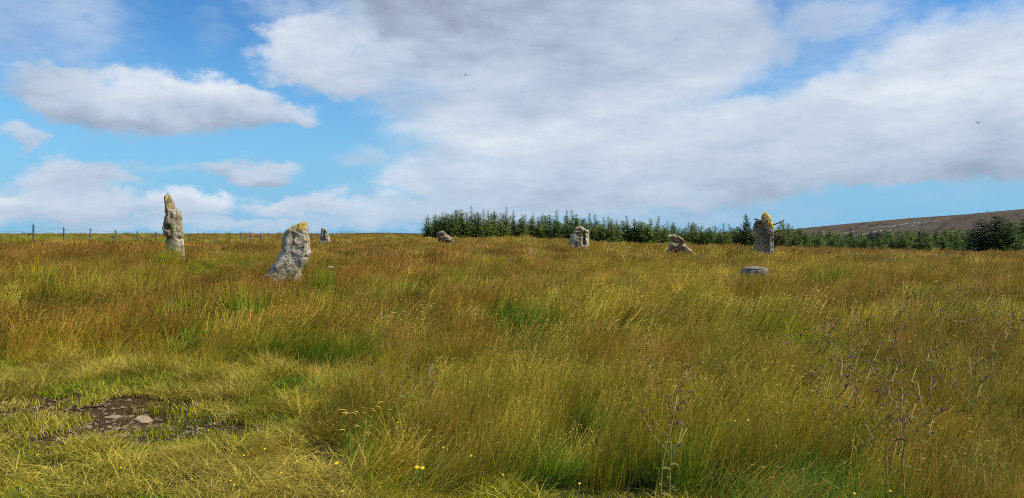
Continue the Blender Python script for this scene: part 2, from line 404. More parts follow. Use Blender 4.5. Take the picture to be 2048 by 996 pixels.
# ------------------------------------------------------------------ grass tufts
class Tuft:
    def __init__(s): s.v, s.f, s.c = [], [], []
    def blade(s, bx, by, H, ang, bend, w, kind, seg=4, lean=0.0, z0=-.03):
        r = random.random(); dx, dy = math.cos(ang), math.sin(ang)
        fa = random.random() * math.pi; px_, py_ = math.cos(fa), math.sin(fa)
        b = len(s.v); p = None
        for i in range(seg + 1):
            t_ = i / seg; o_ = H * (lean * t_ + bend * t_ ** 2.2)
            zz = H * t_ * (1 - .42 * bend * t_ ** 1.6) * math.sqrt(max(.2, 1 - lean * lean * .6)) + z0
            p = (bx + dx * o_, by + dy * o_, zz)
            ww = w * (1 - .85 * t_ ** 1.5) if kind < .3 else w * (1 - .35 * t_)
            ww *= .5
            s.v.append((p[0] - px_ * ww, p[1] - py_ * ww, p[2])); s.v.append((p[0] + px_ * ww, p[1] + py_ * ww, p[2]))
            s.c += [(kind, r, t_)] * 2
            if i: s.f.append((b + 2 * i - 2, b + 2 * i - 1, b + 2 * i + 1, b + 2 * i))
        return p, (dx, dy), r
    def head(s, p, d, L, w, droop, r):
        b = len(s.v); q = Vector(p); dv = Vector((d[0] * droop, d[1] * droop, 1 - droop)).normalized(); dn = Vector((d[0], d[1], .15 - droop)).normalized()
        side = Vector((-d[1], d[0], 0)); up = dv.cross(side)
        m1, m2, e_ = q + dv * L * .3, q + dv * L * .45 + dn * L * .28, q + dv * L * .5 + dn * L * .55
        pts = [q, m1 + side * w * .5, m1 - side * w * .5, m1 + up * w * .5, m2 + side * w * .45, m2 - side * w * .45, m2 + up * w * .45, e_]
        s.v += [tuple(x) for x in pts]; s.c += [(1.0, r, 1.0)] * 8
        s.f += [(b, b + 1, b + 3), (b, b + 3, b + 2), (b, b + 2, b + 1), (b + 1, b + 4, b + 6, b + 3), (b + 3, b + 6, b + 5, b + 2), (b + 2, b + 5, b + 4, b + 1), (b + 4, b + 7, b + 6), (b + 6, b + 7, b + 5), (b + 5, b + 7, b + 4)]
    def done(s, name):
        me = mesh(name, s.v, s.f, False); vcol(me, 'blade', s.c); me.materials.append(GM)
        return bpy.data.objects.new(name, me)
def wind(sp=.9): return random.gauss(0, sp)
def disc(rad):
    a, q_ = random.random() * 6.283, rad * random.random() ** .6; return q_ * math.cos(a), q_ * math.sin(a)
def t_meadow(nm, rad, nl, ns, wl, ws, hw, hp):
    t_ = Tuft()
    for _ in range(nl):
        x, y = disc(rad); t_.blade(x, y, random.uniform(.26, .52), wind(1.0), random.uniform(.05, .6), wl * random.uniform(.7, 1.2), 0, 4, random.uniform(0, .35))
    for _ in range(ns):
        x, y = disc(rad); H = random.uniform(.36, .64)
        p, d, r = t_.blade(x, y, H, wind(.5), random.uniform(.04, .30), ws, .5, 4, random.uniform(.0, .34))
        if random.random() < hp: t_.head(p, d, random.uniform(.04, .075), hw * random.uniform(.7, 1.2), random.uniform(.0, .45), r)
    return t_.done(nm)
def t_green(nm, rad, nl, wl):
    t_ = Tuft()
    for _ in range(nl):
        x, y = disc(rad); t_.blade(x, y, random.uniform(.25, .52), wind(1.1), random.uniform(.25, 1.0), wl * random.uniform(.7, 1.3), 0, 5, random.uniform(.05, .45))
    return t_.done(nm)
def t_rush(nm, rad, nl, wl):
    t_ = Tuft()
    for _ in range(nl):
        x, y = disc(rad); a = math.atan2(y, x) if random.random() < .5 else wind(.7)
        t_.blade(x, y, random.uniform(.45, .85), a, random.uniform(.0, .22), wl, 0, 3, random.uniform(.0, .32))
    return t_.done(nm)
def t_straw(nm, rad, nl, wl):
    t_ = Tuft()
    for _ in range(nl):
        x, y = disc(rad); t_.blade(x, y, random.uniform(.10, .27), random.random() * 6.28, random.uniform(.2, 1.0), wl * random.uniform(.7, 1.3), 0, 4, random.uniform(.05, .55))
    return t_.done(nm)
def t_turf(nm, rad, nl, wl):
    t_ = Tuft()
    for _ in range(nl):
        x, y = disc(rad); t_.blade(x, y, random.uniform(.03, .10), random.random() * 6.28, random.uniform(.1, 1.0), wl * random.uniform(.7, 1.3), 0, 3, random.uniform(.05, .6), -.012)
    return t_.done(nm)
def t_bleached(nm, rad, nl, wl):
    t_ = Tuft()
    for _ in range(nl):
        x, y = disc(rad); p, d, r = t_.blade(x, y, random.uniform(.35, .72), wind(.8), random.uniform(.1, .7), wl * random.uniform(.6, 1.2), 0, 5, random.uniform(.1, .6))
        if random.random() < .25: t_.head(p, d, random.uniform(.06, .10), wl * 1.7, random.uniform(.2, .6), r)
    return t_.done(nm)
KINDS = {}
def lib(cname, makers):
    col = bpy.data.collections.new(cname); idx = {}; i = 0
    for key, fn, cnt in makers:
        idx[key] = (i, cnt)
        for q_ in range(cnt):
            col.objects.link(fn('%s_%03d' % (cname, i))); i += 1
    KINDS[cname] = (col, idx)
lib('near_tufts', [('meadow', lambda s: t_meadow(s, .22, 180, 120, .0046, .0030, .0056, .14), 7), ('green', lambda s: t_green(s, .19, 210, .0056), 5), ('rush', lambda s: t_rush(s, .12, 150, .0052), 3), ('straw', lambda s: t_straw(s, .17, 190, .0050), 5), ('turf', lambda s: t_turf(s, .18, 250, .0050), 4), ('bleached', lambda s: t_bleached(s, .16, 90, .0055), 3)])
lib('mid_tufts', [('meadow', lambda s: t_meadow(s, .38, 160, 140, .0105, .0070, .0110, .25), 7), ('green', lambda s: t_green(s, .34, 220, .0130), 4), ('rush', lambda s: t_rush(s, .2, 140, .0100), 3), ('bleached', lambda s: t_bleached(s, .3, 90, .011), 3)])
lib('far_tufts', [('meadow', lambda s: t_meadow(s, .85, 230, 250, .024, .016, .027, .5), 7), ('green', lambda s: t_green(s, .75, 300, .027), 3), ('rush', lambda s: t_rush(s, .5, 200, .020), 3)])

def scatter(name, libname, X, Y, key, yaw, scale, tint, label, cat, tiltx=None, zoff=0.0):
    col, idx = KINDS[libname]
    N = len(X); Z = hz(X, Y) + zoff
    me = bpy.data.meshes.new(name); me.vertices.add(N)
    me.vertices.foreach_set('co', np.stack([X, Y, Z], -1).astype(np.float32).ravel())
    ind = np.zeros(N, np.int32)
    for kk, (s0, cnt) in idx.items():
        m_ = key == kk; ind[m_] = s0 + rng.integers(0, cnt, m_.sum())
    a = me.attributes.new('pick', 'INT', 'POINT'); a.data.foreach_set('value', ind)
    lean = np.zeros(N) if tiltx is None else tiltx
    # rotation = tilt about world Y (towards +X) after the yaw
    cy, sy, cb, sb = np.cos(yaw), np.sin(yaw), np.cos(lean), np.sin(lean)
    # M = Ry(lean) @ Rz(yaw)
    m00, m01, m02 = cb * cy, -cb * sy, sb; m10, m11 = sy, cy; m20, m21, m22 = -sb * cy, sb * sy, cb
    eul = np.stack([np.arctan2(m21, m22), np.arcsin(np.clip(-m20, -1, 1)), np.arctan2(m10, m00)], -1)
    a = me.attributes.new('rot', 'FLOAT_VECTOR', 'POINT'); a.data.foreach_set('vector', eul.astype(np.float32).ravel())
    a = me.attributes.new('size', 'FLOAT_VECTOR', 'POINT'); a.data.foreach_set('vector', np.asarray(scale, np.float32).ravel())
    a = me.attributes.new('tint', 'FLOAT_VECTOR', 'POINT'); a.data.foreach_set('vector', np.asarray(tint, np.float32).ravel())
    me.materials.append(GM)
    o = link(name, me)
    g = bpy.data.node_groups.new(name, 'GeometryNodeTree')
    g.interface.new_socket('Geometry', in_out='INPUT', socket_type='NodeSocketGeometry'); g.interface.new_socket('Geometry', in_out='OUTPUT', socket_type='NodeSocketGeometry')
    N_ = g.nodes.new; L = g.links.new
    gi, go = N_('NodeGroupInput'), N_('NodeGroupOutput')
    ci = N_('GeometryNodeCollectionInfo'); ci.inputs['Collection'].default_value = col; ci.inputs['Separate Children'].default_value = True; ci.inputs['Reset Children'].default_value = True
    ip = N_('GeometryNodeInstanceOnPoints'); ip.inputs['Pick Instance'].default_value = True
    def na(nm, ty):
        q_ = N_('GeometryNodeInputNamedAttribute'); q_.data_type = ty; q_.inputs['Name'].default_value = nm
        return q_.outputs[0]
    er = N_('FunctionNodeEulerToRotation')
    L(na('rot', 'FLOAT_VECTOR'), er.inputs[0]); L(er.outputs[0], ip.inputs['Rotation'])
    L(na('size', 'FLOAT_VECTOR'), ip.inputs['Scale']); L(na('pick', 'INT'), ip.inputs['Instance Index'])
    L(gi.outputs[0], ip.inputs['Points']); L(ci.outputs[0], ip.inputs['Instance']); L(ip.outputs[0], go.inputs[0])
    md = o.modifiers.new('tufts', 'NODES'); md.node_group = g
    tag(o, label, cat, kind='stuff')
    return o

# colour fields over the meadow, in metres
def px_ground(px, py, h=.35):
    Y = (EYE - h) * F / (py - HZ); return at(px, Y), Y
def blobs(X, Y, lst):
    m_ = np.zeros(X.shape); wx = X + (fbm(X * 1.1, Y * .7, 61) - .5) * .12 * Y * .5; wy = Y + (fbm(X * .9, Y * .6, 62) - .5) * .12 * Y
    for px, py, rx, ry, wt in lst:
        cx, cy = px_ground(px, py); _, y2 = px_ground(px, py - ry); sy_ = max(y2 - cy, .15); sx_ = rx / F * cy
        m_ = np.maximum(m_, wt * np.exp(-((wx - cx) / sx_) ** 2 - ((wy - cy) / sy_) ** 2))
    return m_
GREEN = [(640, 735, 40, 12, .5), (100, 485, 120, 8, .9), (60, 520, 70, 12, .6), (800, 585, 90, 16, .75), (930, 565, 80, 14, .6), (1060, 650, 110, 45, .55), (1180, 760, 80, 60, .95), (1090, 870, 110, 70, .95), (700, 815, 60, 40, .7), (40, 610, 70, 60, .45),
         (1640, 930, 110, 60, 1.2), (1350, 900, 120, 80, .8), (1950, 760, 70, 50, .8), (1930, 890, 90, 50, 1.0), (1550, 650, 40, 50, .7), (1260, 640, 80, 50, .4), (640, 545, 40, 10, .6), (1500, 560, 60, 14, .35), (1000, 950, 90, 30, .7), (1750, 560, 60, 16, .45)]
DRY = [(1000, 690, 140, 60, .45), (300, 560, 260, 50, .6), (1250, 590, 240, 35, .8), (1700, 545, 260, 18, .55), (760, 630, 50, 20, .6), (960, 790, 130, 60, .45), (1870, 820, 100, 70, .6), (1500, 860, 90, 60, .5), (1430, 760, 100, 60, .45), (600, 960, 110, 40, .7), (1150, 500, 200, 8, .6), (1980, 950, 80, 50, .6)]
BROWN = [(150, 540, 220, 35, 1.), (500, 590, 160, 40, .8), (760, 540, 120, 14, .8), (1330, 700, 120, 40, .5), (1700, 780, 150, 60, .7), (1500, 505, 160, 6, .8), (1800, 515, 200, 5, .9), (1000, 520, 120, 8, .5), (850, 620, 200, 30, .4), (1640, 605, 70, 20, .6)]
def fields(X, Y):
    g = blobs(X, Y, GREEN); d = blobs(X, Y, DRY); b = blobs(X, Y, BROWN)
    s = 1 / np.clip(Y * .11, .8, 6)
    n1 = fbm(X * s * .55 + 3, Y * s * .30, 71); n2 = fbm(X * 1.6, Y * 1.1, 72); n3 = fbm(X * .25, Y * .13, 73)
    g = np.clip(g * 1.4 + (n1 - .535) * 2.8 + (n3 - .5) * .8, 0, 1.2)
    base = .43 + .27 * sstep(8, 26, Y) - .06 * sstep(1, 4, X) * sstep(14, 8, Y)
    dry = np.clip(base + (n2 - .5) * .9 + (n3 - .5) * .6 + .30 * d - .62 * g, .02, 1)
    warm = np.clip(.45 + .55 * b - .35 * d + (n1 - .5) * .9 + (fbm(X * 1.3 + 9, Y * .9, 74) - .5) * 1.3 - .25 * g + .20 * sstep(8, 20, Y), 0, 1)
    return g, d, b, dry, warm
def short_zone(X, Y):
    wx = X + (fbm(X * .9, Y * .9, 81) - .5) * 1.3; wy = Y + (fbm(X * .8, Y * .8, 82) - .5) * 1.4
    edge = -.19 * wy - .25
    a_ = sstep(.5, -.4, wx - edge) * sstep(9.8, 8.3, wy)
    b_ = sstep(4.75, 4.35, wy + np.maximum(0, wx - .2) * .75)
    return np.clip(np.maximum(a_, b_), 0, 1)
def wedge(y0, y1, dens, side=1.16, pad=1.5):
    A = (y1 - y0) * 2 * (side * .675 * y1 + pad); N = int(A * dens)
    X = rng.uniform(-1, 1, N) * (side * .675 * y1 + pad); Y = rng.uniform(y0, y1, N)
    k_ = np.abs(X) < side * .675 * Y + pad
    return X[k_], Y[k_]

# stones keep the tall stems off their own footprint
STONES_XY = []
def clear(X, Y):
    k_ = np.ones(X.shape, bool)
    for x, y, r in STONES_XY: k_ &= np.hypot(X - x, Y - y) > r
    return k_

def build_grass():
    # short turf and straw in the trodden foreground
    X, Y = wedge(1.2, 10.5, 48); sz = short_zone(X, Y); sm = soil_mask(X, Y)
    k_ = (rng.random(len(X)) < sz * (1 - .90 * sm)); X, Y, sm_ = X[k_], Y[k_], sm[k_]
    n1 = fbm(X * 1.4, Y * 1.4, 91); n2 = fbm(X * 3.5, Y * 3.5, 92)
    straw = (n1 + (n2 - .5) * .7 > .50) & (sm_ < .3)
    key = np.where(straw, 'straw', 'turf')
    dry = np.clip(.52 + (n1 - .5) * 1.6 + .20 * straw + (rng.random(len(X)) - .5) * .2, .08, 1.0)
    warm = np.clip(.45 + (n2 - .5) * 1.2, 0, 1)
    sc = rng.uniform(.75, 1.25, len(X)); hs_ = sc * np.where(straw, .40 + 1.0 * np.clip((n2 - .45) * 3, 0, 1), .9 + .6 * n2) * rng.uniform(.7, 1.3, len(X)) * (1 - .35 * sstep(6.4, 5.6, Y))
    scatter('short_grass', 'near_tufts', X, Y, key, rng.uniform(0, 6.28, len(X)), np.stack([sc, sc, hs_], -1), np.stack([dry, warm, (.80 + (fbm(X * 2.2, Y * 2.2, 93) - .5) * .7) * rng.uniform(.82, 1.18, len(X))], -1), 'short yellow-green turf and straw round the bare soil patch', 'grass')
    # tall meadow
    parts = [('near_tufts', 1.6, 9.5, 21, 1), ('mid_tufts', 9.5, 26, 5.2, 2), ('far_tufts', 26, 74, 1.0, 3), ('far_tufts', 74, 210, .26, 4)]
    for libn, y0, y1, dn, lv in parts:
        X, Y = wedge(y0, y1, dn)
        sz = short_zone(X, Y) if lv == 1 or lv == 2 else np.zeros(X.shape); sm = soil_mask(X, Y) if lv == 1 else 0 * X
        k_ = ((rng.random(len(X)) > sz * .975) | (np.hypot((X + 1.45) / .42, (Y - 4.95) / .35) < .9) | (np.hypot((X + 2.45) / .7, (Y - 8.9) / .4) < 1)) & (sm < .4) & clear(X, Y)
        if lv == 1: k_ &= Y > 2.2 + np.abs(X) * .2
        if lv == 4: k_ &= ~((X > at(850, Y)) & (Y > 112))
        if lv in (2, 3):
            ex = [(x + r * math.cos(a), y + r * math.sin(a)) for x, y, c_ in STONES_XY if (y < 26) == (lv == 2) for a, r in zip(rng.uniform(0, 6.28, 10 if lv == 2 else 8), rng.uniform(.5, 1.1, 26))]
            if lv == 2: ex += [(5.74 + rng.uniform(-.45, .45), 18 - rng.uniform(.6, 1.1)) for _ in range(24)]
            X = np.concatenate([X, [e_[0] for e_ in ex]]); Y = np.concatenate([Y, [e_[1] for e_ in ex]]); k_ = np.concatenate([k_, np.ones(len(ex), bool)]); sz = np.concatenate([sz, np.zeros(len(ex))])
        X, Y = X[k_], Y[k_]; sz = sz[k_] if lv <= 2 else np.zeros(X.shape)
        g, d, b, dry, warm = fields(X, Y); u = rng.random(len(X)); N = len(X)
        key = np.where(u < np.clip((g - .35) * 1.3, 0, .85), 'green', 'meadow')
        rp = fbm(X * .5, Y * .35, 75); rush = (rp > .75) & (u > .6)
        rush |= (lv >= 3) & (X < -33) & (u > .35) & (Y < 110)
        patch = np.hypot((X + 2.45 + .25 * (Y - 8.9)) / .80, (Y - 8.9) / .42) < 1 - .35 * fbm(X * 3, Y * 3, 79)
        rush |= patch
        key = np.where(rush, 'rush', key)
        dry = np.where(key == 'rush', np.clip(dry - .25, .0, .55), dry)
        dry = np.where(key == 'green', np.clip(dry - .12, .0, .8), dry)
        val = (1.03 - .06 * sstep(0, 3, X) * sstep(13, 7, Y) + (fbm(X * .8, Y * .5, 76) - .5) * .7) * rng.uniform(.66, 1.3, N)
        bl = (lv <= 2) & (u > .965) & (key == 'meadow') & (g < .6)
        key = np.where(bl, 'bleached', key); dry = np.where(bl, .9, dry)
        dry = np.where(patch, .06, np.clip(dry + rng.normal(0, .09, N), 0, 1)); val = np.where(patch, val * .8, val); warm = np.clip(warm + rng.normal(0, .13, N), 0, 1)
        yaw = rng.normal(0, .95 if lv == 1 else .7, N); lean = np.clip(.14 + (fbm(X * 1.1, Y * .8, 77) - .45) * 1.5 * (1 - .5 * sstep(10, 30, Y)), -.15, .75) + rng.normal(0, .13, N)
        hgt = .50 + .84 * fbm(X * .9, Y * .8, 78) + .10 * sstep(-1, 3, X) * sstep(16, 8, Y)
        hgt = hgt * (1 - .45 * sz * ~patch) * np.where(patch, .8, 1) * rng.uniform(.78, 1.2, N) * np.where(key == 'green', .92, 1.0)
        hgt = np.where((X < -33) & (key == 'rush'), hgt * .95, hgt)
        for x, y, c_ in STONES_XY:
            if y == 18 and x > 0: hgt = np.where((np.abs(X - x) < 1.1) & (Y < y) & (Y > y - 1.8), np.maximum(hgt, 1.1), hgt)
            if y == 24: hgt = np.where((np.abs(X - x) < 1.2) & (Y < y) & (Y > y - 2.2), np.maximum(hgt, 1.2), hgt)
            if y == 18 and x < 0: hgt = np.where((np.abs(X - x) < 1.1) & (Y < y) & (Y > y - 1.6), np.maximum(hgt, .98), hgt)
            if y == 32: hgt = np.where((np.abs(X - x) < 1.3) & (Y < y) & (Y > y - 3), hgt * .72, hgt)
        if lv == 1:
            pale = (np.hypot((X + 1.45) / .42, (Y - 4.95) / .35) < 1) | (np.hypot((X - 2.35) / .25, (Y - 6.4) / .3) < 1)
            key = np.where(pale, 'bleached', key); dry = np.where(pale, 1.0, dry)
        sc = rng.uniform(.85, 1.2, N) * (1.5 if lv == 4 else .78 if lv == 1 else .92)
        if lv == 1: hgt = hgt * .86
        nm, lb = {1: ('meadow_grass', 'tall olive and green seeding grass nearest the camera'), 2: ('meadow_grass', 'golden brown seeding grass in the middle of the field'), 3: ('meadow_grass', 'golden brown grass round the far standing stones'), 4: ('meadow_grass', 'distant grassland running to the skyline')}[lv]
        scatter(nm, libn, X, Y, key, yaw, np.stack([sc, sc, hgt], -1), np.stack([dry, warm, val], -1), lb, 'grass', lean)
# ------------------------------------------------------------------ standing stones
def stone_mat(name, base_a, base_b, white=.5, yellow=(.60, .35, .02)):
    m, k = new_mat(name)
    g = k.new('ShaderNodeTexCoord').outputs['Object']
    s = k.new('ShaderNodeSeparateColor'); k.set(s.inputs[0], attr(k, 'marks').outputs['Color'])
    n1 = k.noise(g, 2.6, 6, .62); n2 = k.noise(g, 8.5, 6, .68); n3 = k.noise(g, 11, 5, .7); n4 = k.noise(k.vm('MULTIPLY', g, (7, 7, 1.6)), 1.0, 6, .68)
    c = k.mix(k.mr(n2, .36, .64), base_a, base_b)
    c = k.mix(k.mr(n1, .47, .60, 0, white), c, (.64, .575, .44))          # pale crusty lichen
    c = k.mix(k.mr(n4, .52, .64, 0, .85), c, (.165, .120, .065))          # brown weathering
    c = k.mix(k.mr(n3, .60, .70, 0, .8), c, (.055, .045, .032))          # black specks
    vo = k.new('ShaderNodeTexVoronoi', feature='DISTANCE_TO_EDGE'); vo.inputs['Scale'].default_value = 4.5
    k.set(vo.inputs['Vector'], k.vm('ADD', k.vm('MULTIPLY', g, (1, 1, .45)), k.vm('MULTIPLY', k.noise(g, 5, 4, .6, col=True), (.35, .35, .35))))
    c = k.mix(k.mr(vo.outputs['Distance'], .045, .0, 0, .85), c, (.045, .036, .026))       # cracks
    n5 = k.noise(g, 26, 4, .7)
    c = k.mix(k.mr(n5, .56, .66, 0, .55), c, (.07, .055, .038)); c = k.mix(k.mr(n5, .44, .36, 0, .5), c, (.66, .60, .48))
    j = k.m('MULTIPLY', k.m('SUBTRACT', k.m('ADD', k.m('MULTIPLY', n2, .5), k.m('MULTIPLY', n3, .5)), .5), 2.4)
    c = k.mix(k.mr(k.m('ADD', s.outputs[1], j), .38, .62, 0, .9), c, (.13, .13, .022))   # moss
    c = k.mix(k.mr(k.m('ADD', s.outputs[0], j), .42, .60, 0, .92), c, k.mix(k.mr(n5, .4, .6), yellow, (.50, .40, .12)))
    c = k.mix(k.mr(k.m('ADD', s.outputs[2], j), .40, .62, 0, .85), c, (.05, .042, .035))
    finish(k, c, .9, .15, k.m('ADD', n2, k.m('MULTIPLY', n3, .7)), 1.0, .06)
    return m
SM_grey = stone_mat('lichened_sandstone', (.22, .175, .09), (.42, .34, .20))
SM_pale = stone_mat('pale_sandstone', (.36, .285, .165), (.58, .475, .305), .85)
SM_dark = stone_mat('grey_flagstone', (.17, .145, .105), (.26, .225, .165), .25)
SM_brown = stone_mat('brown_sandstone', (.23, .165, .09), (.38, .29, .175), .5)

def stone(name, label, Y, rows, depth, mat, carve=(), marks=(), seed=0, rough=1.0, group='standing stones of the circle', nr=100, na=92, clear_r=.25, power=3.4, leany=0.0, sink=.25, parent=None, dy=0.0):
    pm = Y / F
    cx0 = .5 * (rows[-1][1] + rows[-1][2]); X0 = at(cx0, Y); G = hz1(X0, Y)
    if seed == 1: rows = [(a, a2 + (b2 - a2) * .05, b2 - (b2 - a2) * .05) for a, a2, b2 in rows]
    zs = [EYE + (HZ - r[0]) / F * Y for r in rows]; xl = [at(r[1], Y) - X0 for r in rows]; xr = [at(r[2], Y) - X0 for r in rows]
    zs.append(G - sink); xl.append(xl[-1] - .03); xr.append(xr[-1] + .03)
    zs, xl, xr = zs[::-1], xl[::-1], xr[::-1]
    amax = max((b - a) * .5 for a, b in zip(xl, xr)); top = zs[-1]
    vs, mk = [], []
    rnd = Vector((seed * 3.1, seed * 1.7, seed * .9)); W_ = amax * 2
    rd = random.Random(seed * 11 + 3); planes = []
    for q_ in range(9):                                   # broken faces: the rock is cut by a few flat planes
        nv = Vector((rd.uniform(-.95, .95), -1 if q_ < 6 else 1, rd.uniform(-.45, .45))).normalized()
        planes.append((nv, rd.uniform(.62, .88)))
    zmid = .5 * (zs[0] + top)
    for i in range(nr):
        f = i / (nr - 1); f = 1 - (1 - f) ** 1.3
        z = zs[0] + (top - zs[0]) * f; l, r = float(np.interp(z, zs, xl)), float(np.interp(z, zs, xr))
        a, c = (r - l) * .5, (r + l) * .5; b = depth * .5 * (a / amax) ** .45
        for j in range(na):
            th = 2 * math.pi * j / na; ct, st = math.cos(th), math.sin(th)
            q_ = (abs(ct) ** power + abs(st) ** power) ** (-1 / power)
            x, y = a * q_ * ct, b * q_ * st
            p = Vector((c + x, y, z)); p0_ = Vector((c, 0, z))
            for nv, kf in planes:
                lim = kf * (abs(nv.x) * a + abs(nv.y) * b) + nv.z * (z - zmid) * -.12; dd_ = (p - p0_).dot(nv) - lim
                if dd_ > 0: p.y -= dd_ / nv.y * .9
            nrm = Vector((ct / max(a, .02), st / max(b, .02), 0)).normalized()
            s1 = p / W_ * 1.5 + rnd; s2 = p / W_ * 5 + rnd
            d = mnoise.fractal(s1, .9, 2.1, 4) * .026 + mnoise.fractal(s2, .7, 2.1, 5) * .022
            vd = mnoise.voronoi(Vector((p.x * 2.2, p.y * 2.2, p.z * 1.25)) / W_ + rnd)[0]; crack = max(0, 1 - (vd[1] - vd[0]) / .035)
            vd2 = mnoise.voronoi(Vector((p.x * 6, p.y * 6, p.z * 4)) / W_ + rnd)[0]
            pt = mnoise.voronoi(Vector((p.x * 2.6, p.y * 2.6, p.z * 1.5)) / W_ + rnd)[1][0]; hsh = math.sin(pt.x * 127.1 + pt.y * 311.7 + pt.z * 74.7) * 43758.5453; d += (hsh - math.floor(hsh) - .5) * .050
            pt = mnoise.voronoi(Vector((p.x * 7, p.y * 7, p.z * 3.5)) / W_ + rnd)[1][0]; hsh = math.sin(pt.x * 127.1 + pt.y * 311.7 + pt.z * 74.7) * 43758.5453; d += (hsh - math.floor(hsh) - .5) * .026
            d -= crack * .018 + max(0, 1 - (vd2[1] - vd2[0]) / .09) * .012
            p = p + nrm * d * W_ * rough * (1 if i < nr - 2 else .3)
            p.z += (mnoise.fractal(s2 + Vector((5, 5, 5)), .8, 2.1, 3) * .018) * W_ * rough
            mr_ = [0, 0, 0]; ppx = (p.x + X0) / pm + 1024; ppy = HZ - (p.z - EYE) / pm
            front = min(1, max(0, .5 - st * 1.2)) if b > 0 else 1
            for (mx0, my0, rx, ry, dep) in carve:
                w = math.exp(-(((ppx - mx0) / rx) ** 2 + ((ppy - my0) / ry) ** 2) ** 1.5) * front
                p.y += w * dep * pm
            for (ch, mx0, my0, rx, ry, wt) in marks:
                w = wt * math.exp(-((ppx - mx0) / rx) ** 2 - ((ppy - my0) / ry) ** 2); mr_[ch] = max(mr_[ch], w)
            p.y += leany * (p.z - G)
            vs.append((p.x, p.y, p.z - G)); mk.append(mr_)
    fs = [(i * na + j, i * na + (j + 1) % na, (i + 1) * na + (j + 1) % na, (i + 1) * na + j) for i in range(nr - 1) for j in range(na)]
    t0 = (nr - 1) * na; cc = np.mean(np.array(vs[t0:]), 0); vs.append((cc[0], cc[1], cc[2] + .01)); mk.append(mk[-1])
    fs += [(t0 + j, t0 + (j + 1) % na, len(vs) - 1) for j in range(na)]
    fs.append(tuple(reversed(range(na))))
    me = mesh(name, vs, fs); vcol(me, 'marks', mk); me.set_sharp_from_angle(angle=R(38))
    if parent is not None:
        return link(name, me, mat, parent, (X0 - parent.location.x, dy, G - parent.location.z))
    o = link(name, me, mat, loc=(X0, Y, G)); tag(o, label, 'stone', group)
    STONES_XY.append((X0, Y, clear_r))
    return o
stone('standing_stone', 'tall pointed grey stone with yellow lichen, the slimmest and highest of the circle', 24,
      [(389, 334.5, 338), (391, 332.5, 340), (395, 331, 342.5), (401, 331, 346), (408, 331.5, 348), (413, 331.5, 350), (417, 330.5, 353), (421, 330.2, 357), (423, 330.6, 360.6), (426, 331.5, 360.5), (430, 332.5, 363), (437, 330, 364), (445, 328, 364.5), (455, 326.5, 366), (460, 327.5, 367), (466, 329.5, 368.3), (472, 330.5, 367.5), (476, 331, 365.5), (490, 331, 368), (503, 331, 369)],
      .46, SM_grey, [(340, 454.5, 5, 5, 13), (336, 476, 10, 4, 10), (364, 477, 5, 2.5, 8), (335, 490, 8, 12, 3), (352, 421, 4, 4, 4), (346, 432, 3, 9, 3)],
      [(0, 330, 455, 5, 8, 1.4), (0, 335, 400, 6, 12, .8), (0, 342, 412, 6, 14, .7), (0, 333, 436, 5, 10, .6), (1, 339, 405, 9, 18, .60), (1, 349, 455, 7, 11, .9), (1, 334, 440, 5, 12, .5), (2, 335, 476, 9, 4, .6)], 1, 1.05)
stone('standing_stone', 'broad leaning pale stone with orange lichen along its slanted top', 18,
      [(443.6, 608, 611), (445.5, 599, 612), (449, 590, 612.2), (452, 584, 612.5), (455, 578, 613), (458, 572.5, 613.3), (461, 568.5, 613.6), (469, 566, 614), (476, 564, 614.2), (482, 562.2, 615.2), (492.7, 562, 616.6), (503, 561.5, 618), (507, 560, 618.6), (513.5, 556.5, 616.6), (521, 552, 613.5), (527, 548, 610.5), (535, 542.5, 606), (544, 536.5, 602), (552, 530, 600)],
      .42, SM_pale, [(614, 514, 4, 2, 4)],
      [(0, 597, 448.5, 17, 5, 1.7), (0, 604, 457, 8, 6, 1.05), (0, 577, 457, 10, 3.5, 1.3), (2, 582, 463, 10, 12, .40), (2, 548, 538, 16, 12, .36)], 2, .7, leany=.05)
stone('standing_stone', 'small far wedge-shaped stone before the fence posts, pale on its right side', 55,
      [(456.5, 643.5, 648.5), (458, 642.3, 651), (462, 642, 654.5), (468, 641.5, 656.2), (472, 641, 658.5), (478, 640.5, 659.8), (483, 639.5, 660.5), (488, 638.5, 661.5)],
      .6, SM_grey, [(649, 467, 1.6, 11, 6), (645, 478, 2, 8, 3), (643, 462, 2, 6, 3)], [], 3, nr=70, na=64)
stone('standing_stone', 'squat brown boulder with pale crest in front of the left spruces', 50,
      [(462.6, 882, 886), (464.5, 878.5, 890.5), (467, 875, 891.5), (469, 874.2, 893.5), (471, 876, 897), (473, 877, 902), (478, 877, 904), (482, 876.5, 906.5), (489, 878, 906)],
      .75, SM_brown, [(884, 470, 5, 2.2, 7), (880, 479, 8, 3, 6), (892, 484, 14, 3.5, 6)], [(2, 888, 484, 14, 4, .5)], 4, 1.5, nr=70, na=64, leany=-.22)
stone('standing_stone', 'rounded whitish stone split by a dark mossy cleft on its right', 40,
      [(452.8, 1157, 1164), (454, 1154, 1166.5), (456, 1151.5, 1168.5), (459, 1149.5, 1172), (460.5, 1148.5, 1178.5), (465, 1146, 1179.3), (470, 1142, 1179.3), (476, 1140, 1179), (483, 1137.3, 1178.5), (490, 1138, 1178), (497, 1140, 1178)],
      .62, SM_pale, [(1167.5, 476, 2.6, 11, 10), (1172, 466.5, 4, 2, 6), (1153, 467, 8, 1.6, 5), (1156, 460, 5, 1.8, 4), (1161, 472, 4, 1.6, 4), (1168, 486, 3, 5, 9)],
      [(1, 1166, 464, 8, 8, .75), (1, 1158, 457, 7, 5, .55), (2, 1168, 474, 3, 12, .7)], 5, nr=80, na=76, power=2.3)
ys_ = empty('standing_stone', (at(1527, 30), 30, hz1(at(1527, 30), 30)))
